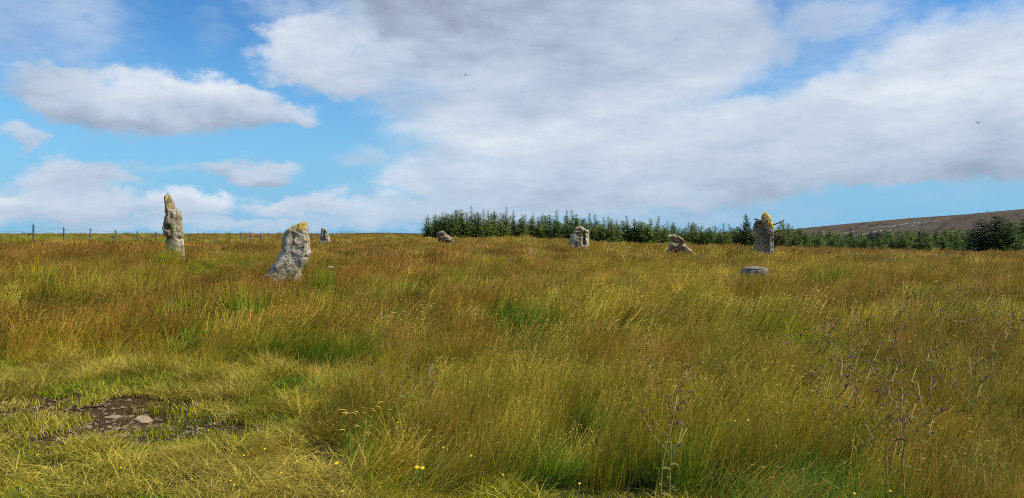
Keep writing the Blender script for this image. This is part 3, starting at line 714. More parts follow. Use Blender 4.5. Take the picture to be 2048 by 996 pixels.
tag(ys_, 'upright stone with bright yellow lichened tip, wrapped by dead roots', 'stone', 'standing stones of the circle'); STONES_XY.append((at(1527, 30), 30, .25))
stone('upright_slab', None, 30, [(423.6, 1526.3, 1528.8), (426, 1523.5, 1531.2), (429, 1521, 1533.3), (434, 1519.5, 1537), (440, 1520.5, 1540), (448, 1523, 1542), (456, 1527.5, 1543.2), (464, 1531, 1543.5), (472, 1534.5, 1543.5), (480, 1536, 1543), (495, 1536, 1544), (508, 1535, 1545)],
      .34, SM_pale, [(1540, 488, 2, 12, 2)], [(0, 1529, 431, 9, 10, 1.35), (0, 1537, 449, 6, 15, 1.2), (0, 1526, 441, 5, 9, .6), (0, 1540, 467, 4, 10, .7)], 7, parent=ys_, dy=-.16)
stone('shoulder_block', None, 30, [(440, 1514, 1527), (443, 1512.5, 1531), (449, 1511, 1535), (455, 1509.3, 1538), (462, 1509, 1540), (470, 1510, 1541), (478, 1513.5, 1541), (484, 1512, 1541), (495, 1511, 1542), (508, 1510, 1542)],
      .5, SM_brown, [(1525, 468, 12, 2.5, 3), (1513, 479, 4, 4, 4)], [(2, 1519, 461, 10, 4, .3), (2, 1519, 446, 6, 5, .5)], 17, parent=ys_, dy=.10)
stone('fallen_stone', 'low flat grey slab almost sunk in the grass below the root-wrapped stone', 18,
      [(533.5, 1506, 1521), (534.5, 1498, 1526), (536.5, 1491, 1530), (540, 1488, 1532), (545, 1487, 1533), (552, 1486, 1534)],
      1.2, SM_dark, [(1503, 538, 9, 1.0, 3), (1491, 539, 4, 2, 3)], [(2, 1493, 538, 6, 3, .5), (2, 1504, 539, 8, 1.5, .5)], 8, .7, nr=60, na=84, clear_r=.3, power=2.3)

def rough_block(name, pts_lw, Y, mat, parent, origin, seed, depth, taper=1.0):
    """a rough slab between two points (photo px) of given thickness (px) and depth (m)"""
    (x0, y0), (x1, y1), th0, th1 = pts_lw; dy = depth[1]
    A = Vector((at(x0, Y), Y + dy, EYE + (HZ - y0) / F * Y)); B = Vector((at(x1, Y), Y + dy, EYE + (HZ - y1) / F * Y))
    ax = (B - A); L = ax.length; ax.normalize(); up = Vector((0, -1, 0)).cross(ax).normalized()
    if up.z < 0: up = -up
    na, nl = 40, 44; vs, mk = [], []
    for i in range(nl):
        f = i / (nl - 1); th = (th0 + (th1 - th0) * f) * Y / F * .5; e_ = min(1, (min(f, 1 - f) / .06 + .25)) if 0 < i < nl - 1 else .25
        for j in range(na):
            a = 2 * math.pi * j / na; q_ = (abs(math.cos(a)) ** 3.2 + abs(math.sin(a)) ** 3.2) ** (-1 / 3.2)
            p = A + ax * (L * f) + up * (th * q_ * math.sin(a) * e_) + Vector((0, 1, 0)) * (depth[0] * .5 * q_ * math.cos(a) * (.6 + .4 * e_))
            s_ = p * 3 + Vector((seed, seed * 2, 0)); nn = (p - (A + ax * (L * f))).normalized()
            vd = mnoise.voronoi(p * 5 + Vector((seed, 0, 0)))[0]
            p += nn * (mnoise.fractal(s_, .9, 2.1, 5) * .05 + mnoise.fractal(s_ * 3, .9, 2, 3) * .02 - max(0, 1 - (vd[1] - vd[0]) / .08) * .03)
            vs.append(tuple(p - origin)); mk.append((0, .25 if f < .3 else 0, 0))
    fs = [(i * na + j, i * na + (j + 1) % na, (i + 1) * na + (j + 1) % na, (i + 1) * na + j) for i in range(nl - 1) for j in range(na)]
    fs += [tuple(reversed(range(na))), tuple(range((nl - 1) * na, nl * na))]
    me = mesh(name, vs, fs); vcol(me, 'marks', mk); me.set_sharp_from_angle(angle=R(40))
    return link(name, me, mat, parent)
def leaning_stone():
    Y = 32; X0 = at(1358, Y); G = hz1(X0, Y); o = empty('leaning_stone', (X0, Y, G)); O = Vector((X0, Y, G))
    tag(o, 'broken stone of leaning slabs with a dark hollow beneath, between whitish and root-wrapped stones', 'stone', 'standing stones of the circle')
    rough_block('capstone', ((1333.5, 473.2), (1350, 472), 5.5, 7.5), Y, SM_pale, o, O, 1, (.45, -.14))
    rough_block('slab', ((1343, 469.5), (1392, 518), 8, 12), Y, SM_pale, o, O, 2, (.42, -.06))
    rough_block('slab', ((1353, 472), (1367, 485), 3.5, 4.5), Y, SM_pale, o, O, 3, (.3, -.2))
    rough_block('block', ((1343.5, 482.5), (1364, 485.5), 5, 6), Y, SM_grey, o, O, 4, (.3, -.05))
    rough_block('block', ((1346.5, 475), (1352, 486), 5, 6), Y, SM_pale, o, O, 5, (.25, -.05))
    rough_block('foot_stone', ((1342, 489), (1326, 520), 4.5, 8), Y, SM_pale, o, O, 6, (.22, -.1))
    rough_block('foot_stone', ((1361.5, 490), (1362.5, 520), 2.6, 4.5), Y, SM_pale, o, O, 7, (.15, -.14))
    rough_block('block', ((1361, 494), (1376, 516), 12, 16), Y, SM_grey, o, O, 9, (.3, .16))
    rough_block('hollow_shade_block', ((1342, 494), (1368, 498), 17, 20), Y, SM_dark, o, O, 10, (.2, .42))  # added fill block, its dark colour stands in for shade in the hollow
    STONES_XY.append((X0, Y, .5))
leaning_stone()

# dead roots round the yellow-tipped stone
def dead_roots():
    m, k = new_mat('dead_wood'); g = k.new('ShaderNodeTexCoord').outputs['Object']
    nz = k.noise(k.vm('MULTIPLY', g, (1, 1, 1)), 14, 5, .6)
    finish(k, k.mix(k.mr(nz, .35, .65), (.035, .028, .020), (.135, .110, .078)), .9, .15, nz, .8, .02)
    Y = 30; X0 = at(1552, Y); G = hz1(X0, Y); o = empty('dead_stump', (X0, Y, G)); O = Vector((X0, Y, G))
    tag(o, 'dark uprooted stump with bare roots clasping the yellow-tipped stone', 'stump')
    def P3(px, py, dy): return Vector((at(px, Y), Y + dy, EYE + (HZ - py) / F * Y)) - O
    def limb(name, pts, r0, r1):
        vs, fs = [], []; P_ = [P3(*p) for p in pts]; out = []
        for i in range(len(P_) - 1):
            for q_ in range(5):
                f = q_ / 5; out.append(P_[i].lerp(P_[i + 1], f) + Vector((random.gauss(0, .008), random.gauss(0, .01), random.gauss(0, .008))))
        out.append(P_[-1]); kk = len(out)
        sc_ = .9 if name == 'root_mass' else .62
        tube(vs, fs, out, [(r0 + (r1 - r0) * i / (kk - 1)) * sc_ * random.uniform(.85, 1.15) for i in range(kk)], 8)
        link(name, mesh(name, vs, fs), m, o)
    limb('root_mass', [(1546, 525, .12), (1547, 500, .12), (1549, 486, .10), (1552, 474, .08), (1550, 464, .1)], .12, .17)
    limb('root_mass', [(1549, 492, .02), (1553, 481, .0), (1558, 474, .02)], .06, .10)
    limb('root', [(1545, 468, -.18), (1555, 472, -.2), (1560, 473, -.16), (1563, 477, -.05)], .045, .03)
    limb('root', [(1508.5, 450, -.30), (1520, 455, -.34), (1534, 462, -.34), (1546, 468, -.22)], .045, .04)
    limb('root', [(1525, 473, -.36), (1531, 468.5, -.36), (1540, 469.5, -.36), (1552, 471, -.24), (1560, 474, -.1)], .03, .045)
    limb('root', [(1508, 449, -.1), (1516, 446.5, -.2), (1524, 443, .05)], .05, .035)
    limb('root', [(1511, 437.5, .2), (1518, 438.5, .22), (1524, 441, .24)], .045, .03)
    limb('root', [(1513, 446, .1), (1515, 440, .16), (1514, 436, .2)], .025, .015)
    limb('root', [(1541, 452.5, .12), (1549, 449, .05), (1557, 446, .0), (1565, 442.5, -.02)], .055, .03)
    limb('root', [(1540, 457, .05), (1548, 463, -.05), (1556, 469, -.1), (1562, 474, -.05)], .04, .035)
    limb('root', [(1543, 450, .2), (1548, 456, .15), (1550, 464, .1)], .035, .05)
    limb('root', [(1545, 476, .0), (1553, 479, -.02), (1562, 476, .02)], .03, .03)
    limb('root', [(1538, 436, .3), (1545, 438, .3)], .02, .012)
dead_roots()

# ------------------------------------------------------------------ fence
def fence():
    m, k = new_mat('weathered_post'); g = k.new('ShaderNodeTexCoord').outputs['Object']
    nz = k.noise(k.vm('MULTIPLY', g, (18, 18, 2)), 1, 5, .6)
    finish(k, k.mix(k.mr(nz, .35, .65), (.075, .075, .06), (.15, .145, .11)), .9, .15, nz, .6, .01)
    mw, k = new_mat('fence_wire'); finish(k, (.20, .20, .20), .5, .4)
    tops = [(51, 449), (54.5, 449), (58.1, 454), (62, 460), (65.5, 463), (69.2, 464), (76, 468), (94, 464), (97.5, 465), (100, 466), (104, 463.5), (121, 463), (125, 465), (136, 465), (143, 462), (150, 460.5), (157, 463), (165, 467)]
    ys = np.arange(51 - 3 * 3.55, 168, 3.55)
    X = -32.2; o = empty('wire_fence', (X, ys[0], hz1(X, ys[0])))
    tag(o, 'wooden post and wire fence running away along the left skyline', 'fence'); O = Vector(o.location)
    tp = []
    for Yp in ys:
        G = hz1(X, Yp); pyt = float(np.interp(Yp, [a for a, b in tops], [b for a, b in tops])); zt = EYE + (HZ - pyt) / F * Yp
        zt = min(max(zt, G + 1.0), G + 1.6) + random.uniform(-.03, .03); dx = random.uniform(-.05, .05); r = random.uniform(.045, .065)
        vs, fs = [], []; tx, ty = random.gauss(0, .025), random.gauss(0, .02)
        tube(vs, fs, [(dx, Yp - O.y, G - .3 - O.z), (dx + tx * .5, Yp - O.y, (G + zt) / 2 - O.z), (dx + tx, Yp - O.y + ty, zt - .02 - O.z), (dx + tx, Yp - O.y + ty, zt - O.z)], [r, r * .97, r * .95, r * .86], 9)
        link('post', mesh('post', vs, fs), m, o); tp.append((dx + tx, Yp - O.y, zt - O.z))
    for dz in (.14, .42, .72):
        vs, fs = [], []; pts = []
        for i, p in enumerate(tp):
            pts.append((p[0] - .07, p[1], p[2] - dz))
            if i < len(tp) - 1: q_ = tp[i + 1]; pts.append(((p[0] + q_[0]) / 2 - .07, (p[1] + q_[1]) / 2, (p[2] + q_[2]) / 2 - dz - .025))
        tube(vs, fs, pts, .007, 4); link('wire', mesh('wire', vs, fs), mw, o)
fence()

# ------------------------------------------------------------------ conifers
def needle_mat(name, a, b, c):
    m, k = new_mat(name)
    s = k.new('ShaderNodeSeparateColor'); k.set(s.inputs[0], attr(k, 'twig').outputs['Color'])
    oi = k.new('ShaderNodeObjectInfo')
    col = k.mix(k.mr(s.outputs[0], .1, .9, 0, 1, False), a, b)
    col = k.mix(k.m('MULTIPLY', s.outputs[1], .55), col, c)
    hv = k.new('ShaderNodeHueSaturation'); k.set(hv.inputs['Color'], col)
    k.set(hv.inputs['Value'], k.mr(oi.outputs['Random'], 0, 1, .72, 1.30, False)); k.set(hv.inputs['Hue'], k.mr(oi.outputs['Random'], 0, 1, .505, .475, False))
    p = k.new('ShaderNodeBsdfPrincipled'); k.set(p.inputs['Base Color'], hv.outputs[0]); p.inputs['Roughness'].default_value = .6; p.inputs['Specular IOR Level'].default_value = .2
    tr = k.new('ShaderNodeBsdfTranslucent'); k.set(tr.inputs[0], hv.outputs[0])
    mx_ = k.new('ShaderNodeMixShader'); mx_.inputs[0].default_value = .2; k.set(mx_.inputs[1], p.outputs[0]); k.set(mx_.inputs[2], tr.outputs[0])
    o = k.new('ShaderNodeOutputMaterial'); k.set(o.inputs[0], mx_.outputs[0])
    return m
NM_spruce = needle_mat('spruce_needles', (.092, .145, .034), (.205, .290, .060), (.31, .39, .07))
NM_dark = needle_mat('dark_needles', (.026, .050, .022), (.055, .092, .036), (.08, .115, .038))
NM_lush = needle_mat('young_needles', (.080, .145, .030), (.155, .255, .048), (.24, .34, .06))
MB, k = new_mat('conifer_bark'); g = k.new('ShaderNodeTexCoord').outputs['Object']
finish(k, k.mix(k.noise(g, 20, 4), (.05, .038, .028), (.12, .095, .07)), .95, .1)

def conifer(seed, H, Rb, bare, style='spruce', wind_=0.0):
    rd = random.Random(seed); tv, tf = [], []; v, f, c = [], [], []
    bend = [(rd.gauss(0, .01), rd.gauss(0, .01)) for _ in range(9)]
    tp = [(bend[i][0] * i, bend[i][1] * i, H * i / 8 - (.15 if i == 0 else 0)) for i in range(9)]
    tube(tv, tf, tp, [.075 * (1 - i / 8) ** .8 * H / 4.5 + .010 for i in range(9)], 6)
    def twig(p, d, L, w, col):
        s_ = d.cross(Vector((rd.gauss(0, .5), rd.gauss(0, .5), 1))).normalized() * w * .5
        b = len(v); v.extend([tuple(p - s_ * .6), tuple(p + s_ * .6), tuple(p + d * L * .6 + s_), tuple(p + d * L), tuple(p + d * L * .6 - s_)]); c.extend([col] * 5); f.append((b, b + 1, b + 2, b + 3, b + 4))
    z = .05 * H; zt = H * .985
    while z < zt:
        fr = z / H; sparse = fr > 1 - bare
        env = (1 - fr) ** .74 * Rb
        if fr < .2: env *= .75 + fr * 1.25
        if sparse: env = env * 1.15 + .05
        nb = rd.randint(5, 7) if not sparse else rd.randint(4, 6)
        a0 = rd.random() * 6.28
        for ib in range(nb):
            a = a0 + ib * 6.283 / nb + rd.gauss(0, .2); L = env * rd.uniform(.62, 1.18)
            if style == 'pine': L = env * rd.uniform(.5, 1.3)
            L *= 1 + wind_ * math.cos(a)
            if L < .04: continue
            up = (.62 if sparse else -.05 + .55 * fr) + rd.gauss(0, .10)
            if style == 'pine': up += .35
            d0 = Vector((math.cos(a), math.sin(a), up)).normalized(); p0 = Vector((bend[0][0], 0, z)); 
            idx = min(7, int(fr * 8)); p0 = Vector(tp[idx]).lerp(Vector(tp[idx + 1]), fr * 8 - idx)
            tube(tv, tf, [tuple(p0), tuple(p0 + d0 * L * .55 - Vector((0, 0, .03 * L))), tuple(p0 + d0 * L * .95 + Vector((0, 0, .05 * L)))], [.012 * H / 4.5, .009, .004], 3, False)
            step = .105 if not sparse else .085; s = .10 * L if not sparse else .02
            lightb = rd.random()
            while s < L:
                q_ = s / L; p = p0 + d0 * s + Vector((0, 0, (-.10 * math.sin(q_ * 3.14) + .10 * q_ * q_) * L))
                tl = (.10 + .34 * (1 - q_) * min(L, 1.0)) if not sparse else .075 + .05 * (1 - q_)
                for sd in (-1, 1):
                    tw = Vector((math.cos(a + sd * rd.uniform(.55, 1.15)), math.sin(a + sd * rd.uniform(.55, 1.15)), rd.gauss(-.02, .22) + up * .4)).normalized()
                    twig(p, tw, tl * rd.uniform(.7, 1.2), .075 if not sparse else .05, (min(1, max(0, .25 + .5 * lightb + rd.gauss(0, .16))), q_ * rd.random(), 0))
                if not sparse and rd.random() < .5: twig(p, Vector((rd.gauss(0, .5), rd.gauss(0, .5), rd.uniform(-.7, .8))).normalized(), tl * .6, .07, (rd.random() * .7, q_ * .5, 0))
                s += step
            twig(p0 + d0 * L * .9, (d0 + Vector((0, 0, .25))).normalized(), .14 if not sparse else .09, .055, (.7, .9, 0))
        z += rd.uniform(.17, .24) * (H / 4.5) ** .3 if not sparse else rd.uniform(.20, .30)
    for i in range(10):                                    # leader
        p = Vector((tp[8][0], tp[8][1], H * (.95 + .005 * i))); a = rd.random() * 6.28
        twig(p, Vector((math.cos(a) * .5, math.sin(a) * .5, 1)).normalized(), .08, .03, (.5, .6, 0))
    mt = mesh('trunk', tv, tf); mt.materials.append(MB)
    mc = mesh('crown', v, f, False); vcol(mc, 'twig', c)
    return mt, mc
PROTO = {'spruce': [conifer(100 + i, 4.6, random.uniform(1.15, 1.45), [.16, .22, .28, .34, .20, .12][i]) for i in range(6)],
         'spire': [conifer(120 + i, 5.2, 1.25, [.34, .42, .38][i]) for i in range(3)],
         'bushy': [conifer(140 + i, 4.2, 1.75, [.06, .09, .05][i], wind_=.12) for i in range(3)],
         'pine': [conifer(160, 5.0, 1.9, .03, 'pine')]}
for kk, mm, suf in (('spruce', NM_spruce, ''), ('spire', NM_spruce, ''), ('bushy', NM_lush, ''), ('pine', NM_dark, '')):
    for a, b in PROTO[kk]: b.materials.append(mm)
BIG = [conifer(180, 5.2, 2.3, .08, 'spruce', -.05), conifer(181, 5.2, 2.2, .05)]
for a, b in BIG: b.materials.append(NM_dark)
BIGL = []
for a, b in BIG:
    b2 = b.copy(); b2.materials.clear(); b2.materials.append(NM_lush); BIGL.append((a, b2))
TREE_N = [0]
def tree(name, protos, refH, px, Y, top_py, label, group, wscale=1.0, i=None):
    x = at(px, Y); G = hz1(x, Y); zt = EYE + (HZ - top_py) / F * Y; H = max(1.2, zt - G)
    mt, mc = protos[(TREE_N[0] * 7 + int(px)) % len(protos) if i is None else i]; TREE_N[0] += 1
    o = empty(name, (x, Y, G - .05), random.random() * 6.28); s_ = H / refH; w_ = s_ ** .6 * wscale * random.uniform(.78, 1.25)
    for nm, me in (('trunk', mt), ('crown', mc)):
        c_ = bpy.data.objects.new(nm, me); C.objects.link(c_); c_.parent = o
    o.scale = (w_, w_, s_)
    tag(o, label, 'tree', group)
    return o
ENV = [(845, 437), (858, 428), (886, 421), (910, 420), (940, 421), (1000, 423), (1060, 429), (1100, 431), (1150, 429), (1200, 435), (1260, 439), (1320, 441), (1400, 448), (1480, 450), (1560, 448), (1600, 451), (1650, 457), (1700, 459), (1760, 457), (1800, 455), (1850, 455), (1900, 453), (1950, 450), (2150, 448)]
def env(px): return float(np.interp(px, [a for a, b in ENV], [b for a, b in ENV]))
GP = 'young spruces of the plantation behind the stones'; GV = 'low conifers in the dip below the hill'
spires = [(942, 411, 'spindly bare-topped spruce, tallest spire of the left part of the plantation'), (967, 418, None), (976, 420, None), (989, 421.5, None), (1012, 412, 'thin spruce spire standing well above its neighbours near the middle of the left plantation'), (1026, 420.5, 'full spruce just right of the thin middle spire'), (1113, 418.5, 'tall spruce spire left of the whitish split stone, standing alone above the tree line'), (1133, 418.5, 'narrow spire just left above the whitish split stone'), (1144, 418.5, 'bent-tipped spruce spire above the whitish split stone'), (1179, 425, 'spruce spire just right above the whitish split stone'), (1190, 427, None), (1208, 433, None), (1217, 432, None), (1233, 436, None), (1254, 431, 'dark full spruce rising midway between whitish split stone and broken leaning slabs'), (1301, 438, None), (1316, 432, 'tallest spruce spire near the broken leaning slabs, just left of them'), (1335, 441, 'spruce spire directly above the broken leaning slabs'), (1376, 442, None), (1384, 443, None), (1447, 445, None), (1459, 447, None), (1558.5, 440, None), (1565.5, 437.5, 'thin spruce tip close right of the root-wrapped stone'), (1577, 445, None), (1586, 451, None), (1066, 426, None), (1045, 427, None), (1082, 431, None), (1090, 430, None)]
for px, ty, lb in spires:
    tree('spruce_tree', PROTO['spire'], 5.2, px, random.uniform(116, 123), ty, lb or 'young spruce whose sparse pointed tip shows above the dense plantation', GP)
full = [(857, 429.5, 'leftmost spruce at the end of the plantation, branches reaching to the ground'), (872, 430, None), (886, 423, 'broad spruce above the squat brown boulder'), (913, 418.5, 'full pointed spruce right of the squat brown boulder'), (904, 427, None)]
for px, ty, lb in full:
    tree('spruce_tree', PROTO['spruce'], 4.6, px, random.uniform(116, 119), ty, lb or 'dense young spruce in the front of the plantation near its left end', GP, 1.2)
tree('pine_tree', PROTO['pine'], 5.0, 956, 118, 426, 'dark rounded pine among the spruces in the left plantation', GP, .62)
tree('pine_tree', PROTO['pine'], 5.0, 1492, 116, 428, 'dark pine standing above the tree line just left of the root-wrapped stone', None, .95)
for row, (Yr, sp, dy) in enumerate([(114, 17, 3), (119, 18, 0), (125, 19, -2), (133, 22, -3)]):
    px = 858 + row * 6
    while px < 1605:
        q_ = px + random.uniform(-5, 5); r_ = random.random()
        lush = r_ < .28 and q_ > 1040
        tree('spruce_tree', PROTO['bushy'] if lush else PROTO['spruce'], 4.2 if lush else 4.6, q_, Yr + random.uniform(-2, 2), env(q_) + dy + random.random() ** 1.3 * 17 - 1 + (4 if lush else 0), 'young spruce making up the dense dark green plantation behind the stones', GP, 1.75)
        px += sp * random.uniform(.85, 1.15)
for row, (Yr, sp, dy) in enumerate([(92, 25, 13), (104, 24, 7), (118, 24, 2), (132, 24, -1)]):
    px = 1585 + row * 8
    while px < 2150:
        q_ = px + random.uniform(-8, 8); r_ = random.random()
        if not (1925 < q_ and Yr < 100):
            tree('conifer_tree', PROTO['bushy'] if r_ < .75 else BIG, 4.2 if r_ < .75 else 5.2, q_, Yr + random.uniform(-3, 3), env(q_) + dy + random.uniform(0, 7), 'low bushy conifer in the dip between the field and the brown hill', GV, 1.55 if r_ < .75 else 1.1)
        px += sp * random.uniform(.85, 1.15)
bigs = [(1962, 72, 437, BIG, 'big dark spruce near the right edge, leftmost of the tall group'), (1992, 72, 429, BIG, 'big dark spruce near the right edge with the highest tip'), (2018, 70, 436, BIGL, 'big green spruce before the hill near the right edge'), (2046, 72, 433, BIGL, 'big green spruce cut by the right edge of the picture'), (1945, 76, 458, BIG, 'smaller dark spruce at the foot of the tall right-hand group'), (2085, 73, 430, BIG, 'big dark spruce just past the right edge'), (2004, 80, 434, BIG, 'dark spruce behind the tall right-hand group')]
for px, Y, ty, pr, lb in bigs: tree('spruce_tree', pr, 5.2, px, Y, ty, lb, 'tall spruces at the right edge', 1.35)

# ------------------------------------------------------------------ loose stones on the soil
def rocks():
    m, k = new_mat('field_stone'); g = k.new('ShaderNodeTexCoord').outputs['Object']; oi = k.new('ShaderNodeObjectInfo')
    n1 = k.noise(g, 2.2, 5, .6); n2 = k.noise(g, 9, 5, .65)
    c = k.mix(oi.outputs['Random'], (.36, .225, .11), (.36, .28, .18)); c = k.mix(k.mr(n1, .4, .66), c, (.48, .35, .19)); c = k.mix(k.mr(n2, .58, .72, 0, .6), c, (.16, .11, .075))
    finish(k, c, .85, .2, n2, .6, .05)
    protos = []
    for s_ in range(6):
        bm = bmesh.new(); bmesh.ops.create_icosphere(bm, subdivisions=3, radius=1)
        for v in bm.verts:
            p = v.co.copy(); q_ = Vector((s_ * 4.3, s_ * 2.1, 0)); vd = mnoise.voronoi(p * .9 + q_)[0]
            v.co = p * (1 + mnoise.fractal(p * .8 + q_, .9, 2, 3) * .22 - .22 * vd[0] + mnoise.noise(p * 4 + q_) * .05); v.co.z = max(-.6, min(v.co.z, .55 + .12 * v.co.x))
        me = bpy.data.meshes.new('loose_stone'); bm.to_mesh(me); bm.free(); me.polygons.foreach_set('use_smooth', [True] * len(me.polygons)); me.set_sharp_from_angle(angle=R(35)); me.materials.append(m); protos.append(me)
    G = 'loose stones on the bare soil'; sm_l = 'small loose stone lying on the bare soil patch'
    L = [(108, 825, 28, 8, 'flat tan stone in the left of the soil patch, widest there'), (126, 825.5, 11, 5, None), (116, 817, 6, 5, None), (146, 800, 23, 8, 'pinkish flat stone at the upper edge of the soil patch, half under straw'), (170, 803, 14, 7, None), (12, 826, 17, 8, 'grey-brown stone at the far left of the soil patch'), (3, 821, 9, 7, None), (173, 826, 8, 4, None), (114, 831, 8, 4, None), (132, 835.5, 11, 5, None), (173, 846, 13, 6, None), (215, 846.5, 10, 5, None), (222, 826.5, 31, 4, 'thin long slab of stone in the middle of the soil patch'), (131, 875, 16, 9, 'rounded brown stone in grass below the soil patch'), (216, 866, 11, 10, 'pointed orange-tan stone in the lower soil patch'), (214, 855, 9, 4, None),
         (276, 814, 21, 11, 'blunt pinkish stone behind the largest stone of the soil patch'), (286, 832, 34, 15, 'largest loose stone on the soil patch, tan with white streaks'), (243, 863.5, 12, 9, 'round yellowish cobble in the lower soil patch'), (252, 858.5, 8, 5, None), (270, 872, 10, 9, 'upright grey cobble in the lower soil patch'), (256, 876.5, 12, 6, None), (249, 845, 10, 5, None), (280, 862.5, 9, 6, None), (310, 856.5, 8, 6, None), (325, 851.5, 8, 6, None), (327, 859.5, 6, 4, None), (336, 848.5, 7, 4, None), (428, 840, 11, 7, 'pale stone in grass right of the soil patch'), (418, 841.5, 9, 6, None), (400, 849.5, 15, 5, None), (378, 846.5, 15, 4, None), (237, 885.5, 14, 9, None), (239, 879.5, 12, 6, None), (228, 879.5, 10, 6, None), (295, 877.5, 10, 5, None), (265, 884, 11, 5, None), (256, 826, 18, 6, None), (262, 838, 8, 4, None), (196, 872, 8, 5, None), (206, 879, 9, 5, None),
         (172, 982, 9, 6, 'small stone on the bare soil at the bottom edge, upper of two'), (169, 991.5, 14, 5, 'flat stone on the bare soil at the bottom edge, lower of two'), (5, 978, 14, 7, 'brown stone in the bottom left corner')]
    for i, (px, py, w, h, lb) in enumerate(L):
        x, Y = ground_at(px, py + h * .35); z = hz1(x, Y) - .035 * float(soil_mask(np.array([x]), np.array([Y]))[0]); s_ = Y / F
        o = link('loose_stone', protos[i % 6], loc=(x, Y, z + .10 * h * s_)); a = w * .5 * s_ * 1.2
        o.scale = (a, a * random.uniform(.6, .9), max(h * s_ * .75, a * .22)); o.rotation_euler = (random.gauss(0, .12), random.gauss(0, .12), random.uniform(-.4, .4))
        tag(o, lb or sm_l, 'stone', G)
    # grit between them
    vs, fs = [], []; ico = [(0, 0, .6), (.9, 0, 0), (0, .9, 0), (-.9, 0, 0), (0, -.9, 0), (0, 0, -.5)]; tri = [(0, 1, 2), (0, 2, 3), (0, 3, 4), (0, 4, 1), (5, 2, 1), (5, 3, 2), (5, 4, 3), (5, 1, 4)]
    X = rng.uniform(-6, .6, 9000); Yy = rng.uniform(4, 8, 9000); sm = soil_mask(X, Yy); k_ = rng.random(9000) < sm * .8; X, Yy = X[k_], Yy[k_]; Z = hz(X, Yy) - .03 * sm[k_]
    for x, y, z in zip(X, Yy, Z):
        r_ = random.choice((.006, .008, .01, .013, .02, .02, .028)); b = len(vs); a = random.random() * 6
        for p in ico: vs.append((x + r_ * (p[0] * math.cos(a) - p[1] * math.sin(a)) * random.uniform(.7, 1.4), y + r_ * (p[0] * math.sin(a) + p[1] * math.cos(a)) * random.uniform(.7, 1.3), z + p[2] * r_ * random.uniform(.7, 1.2)))
        fs += [tuple(b + q_ for q_ in t3) for t3 in tri]
    m2, k = new_mat('grit'); g = k.new('ShaderNodeNewGeometry').outputs['Position']
    finish(k, k.mix(k.noise(g, 22, 2), (.10, .07, .045), (.27, .20, .13)), .9, .15)
    tag(link('grit', mesh('grit', vs, fs, False), m2), 'fine gravel scattered over the bare soil', 'gravel', kind='stuff')
rocks()

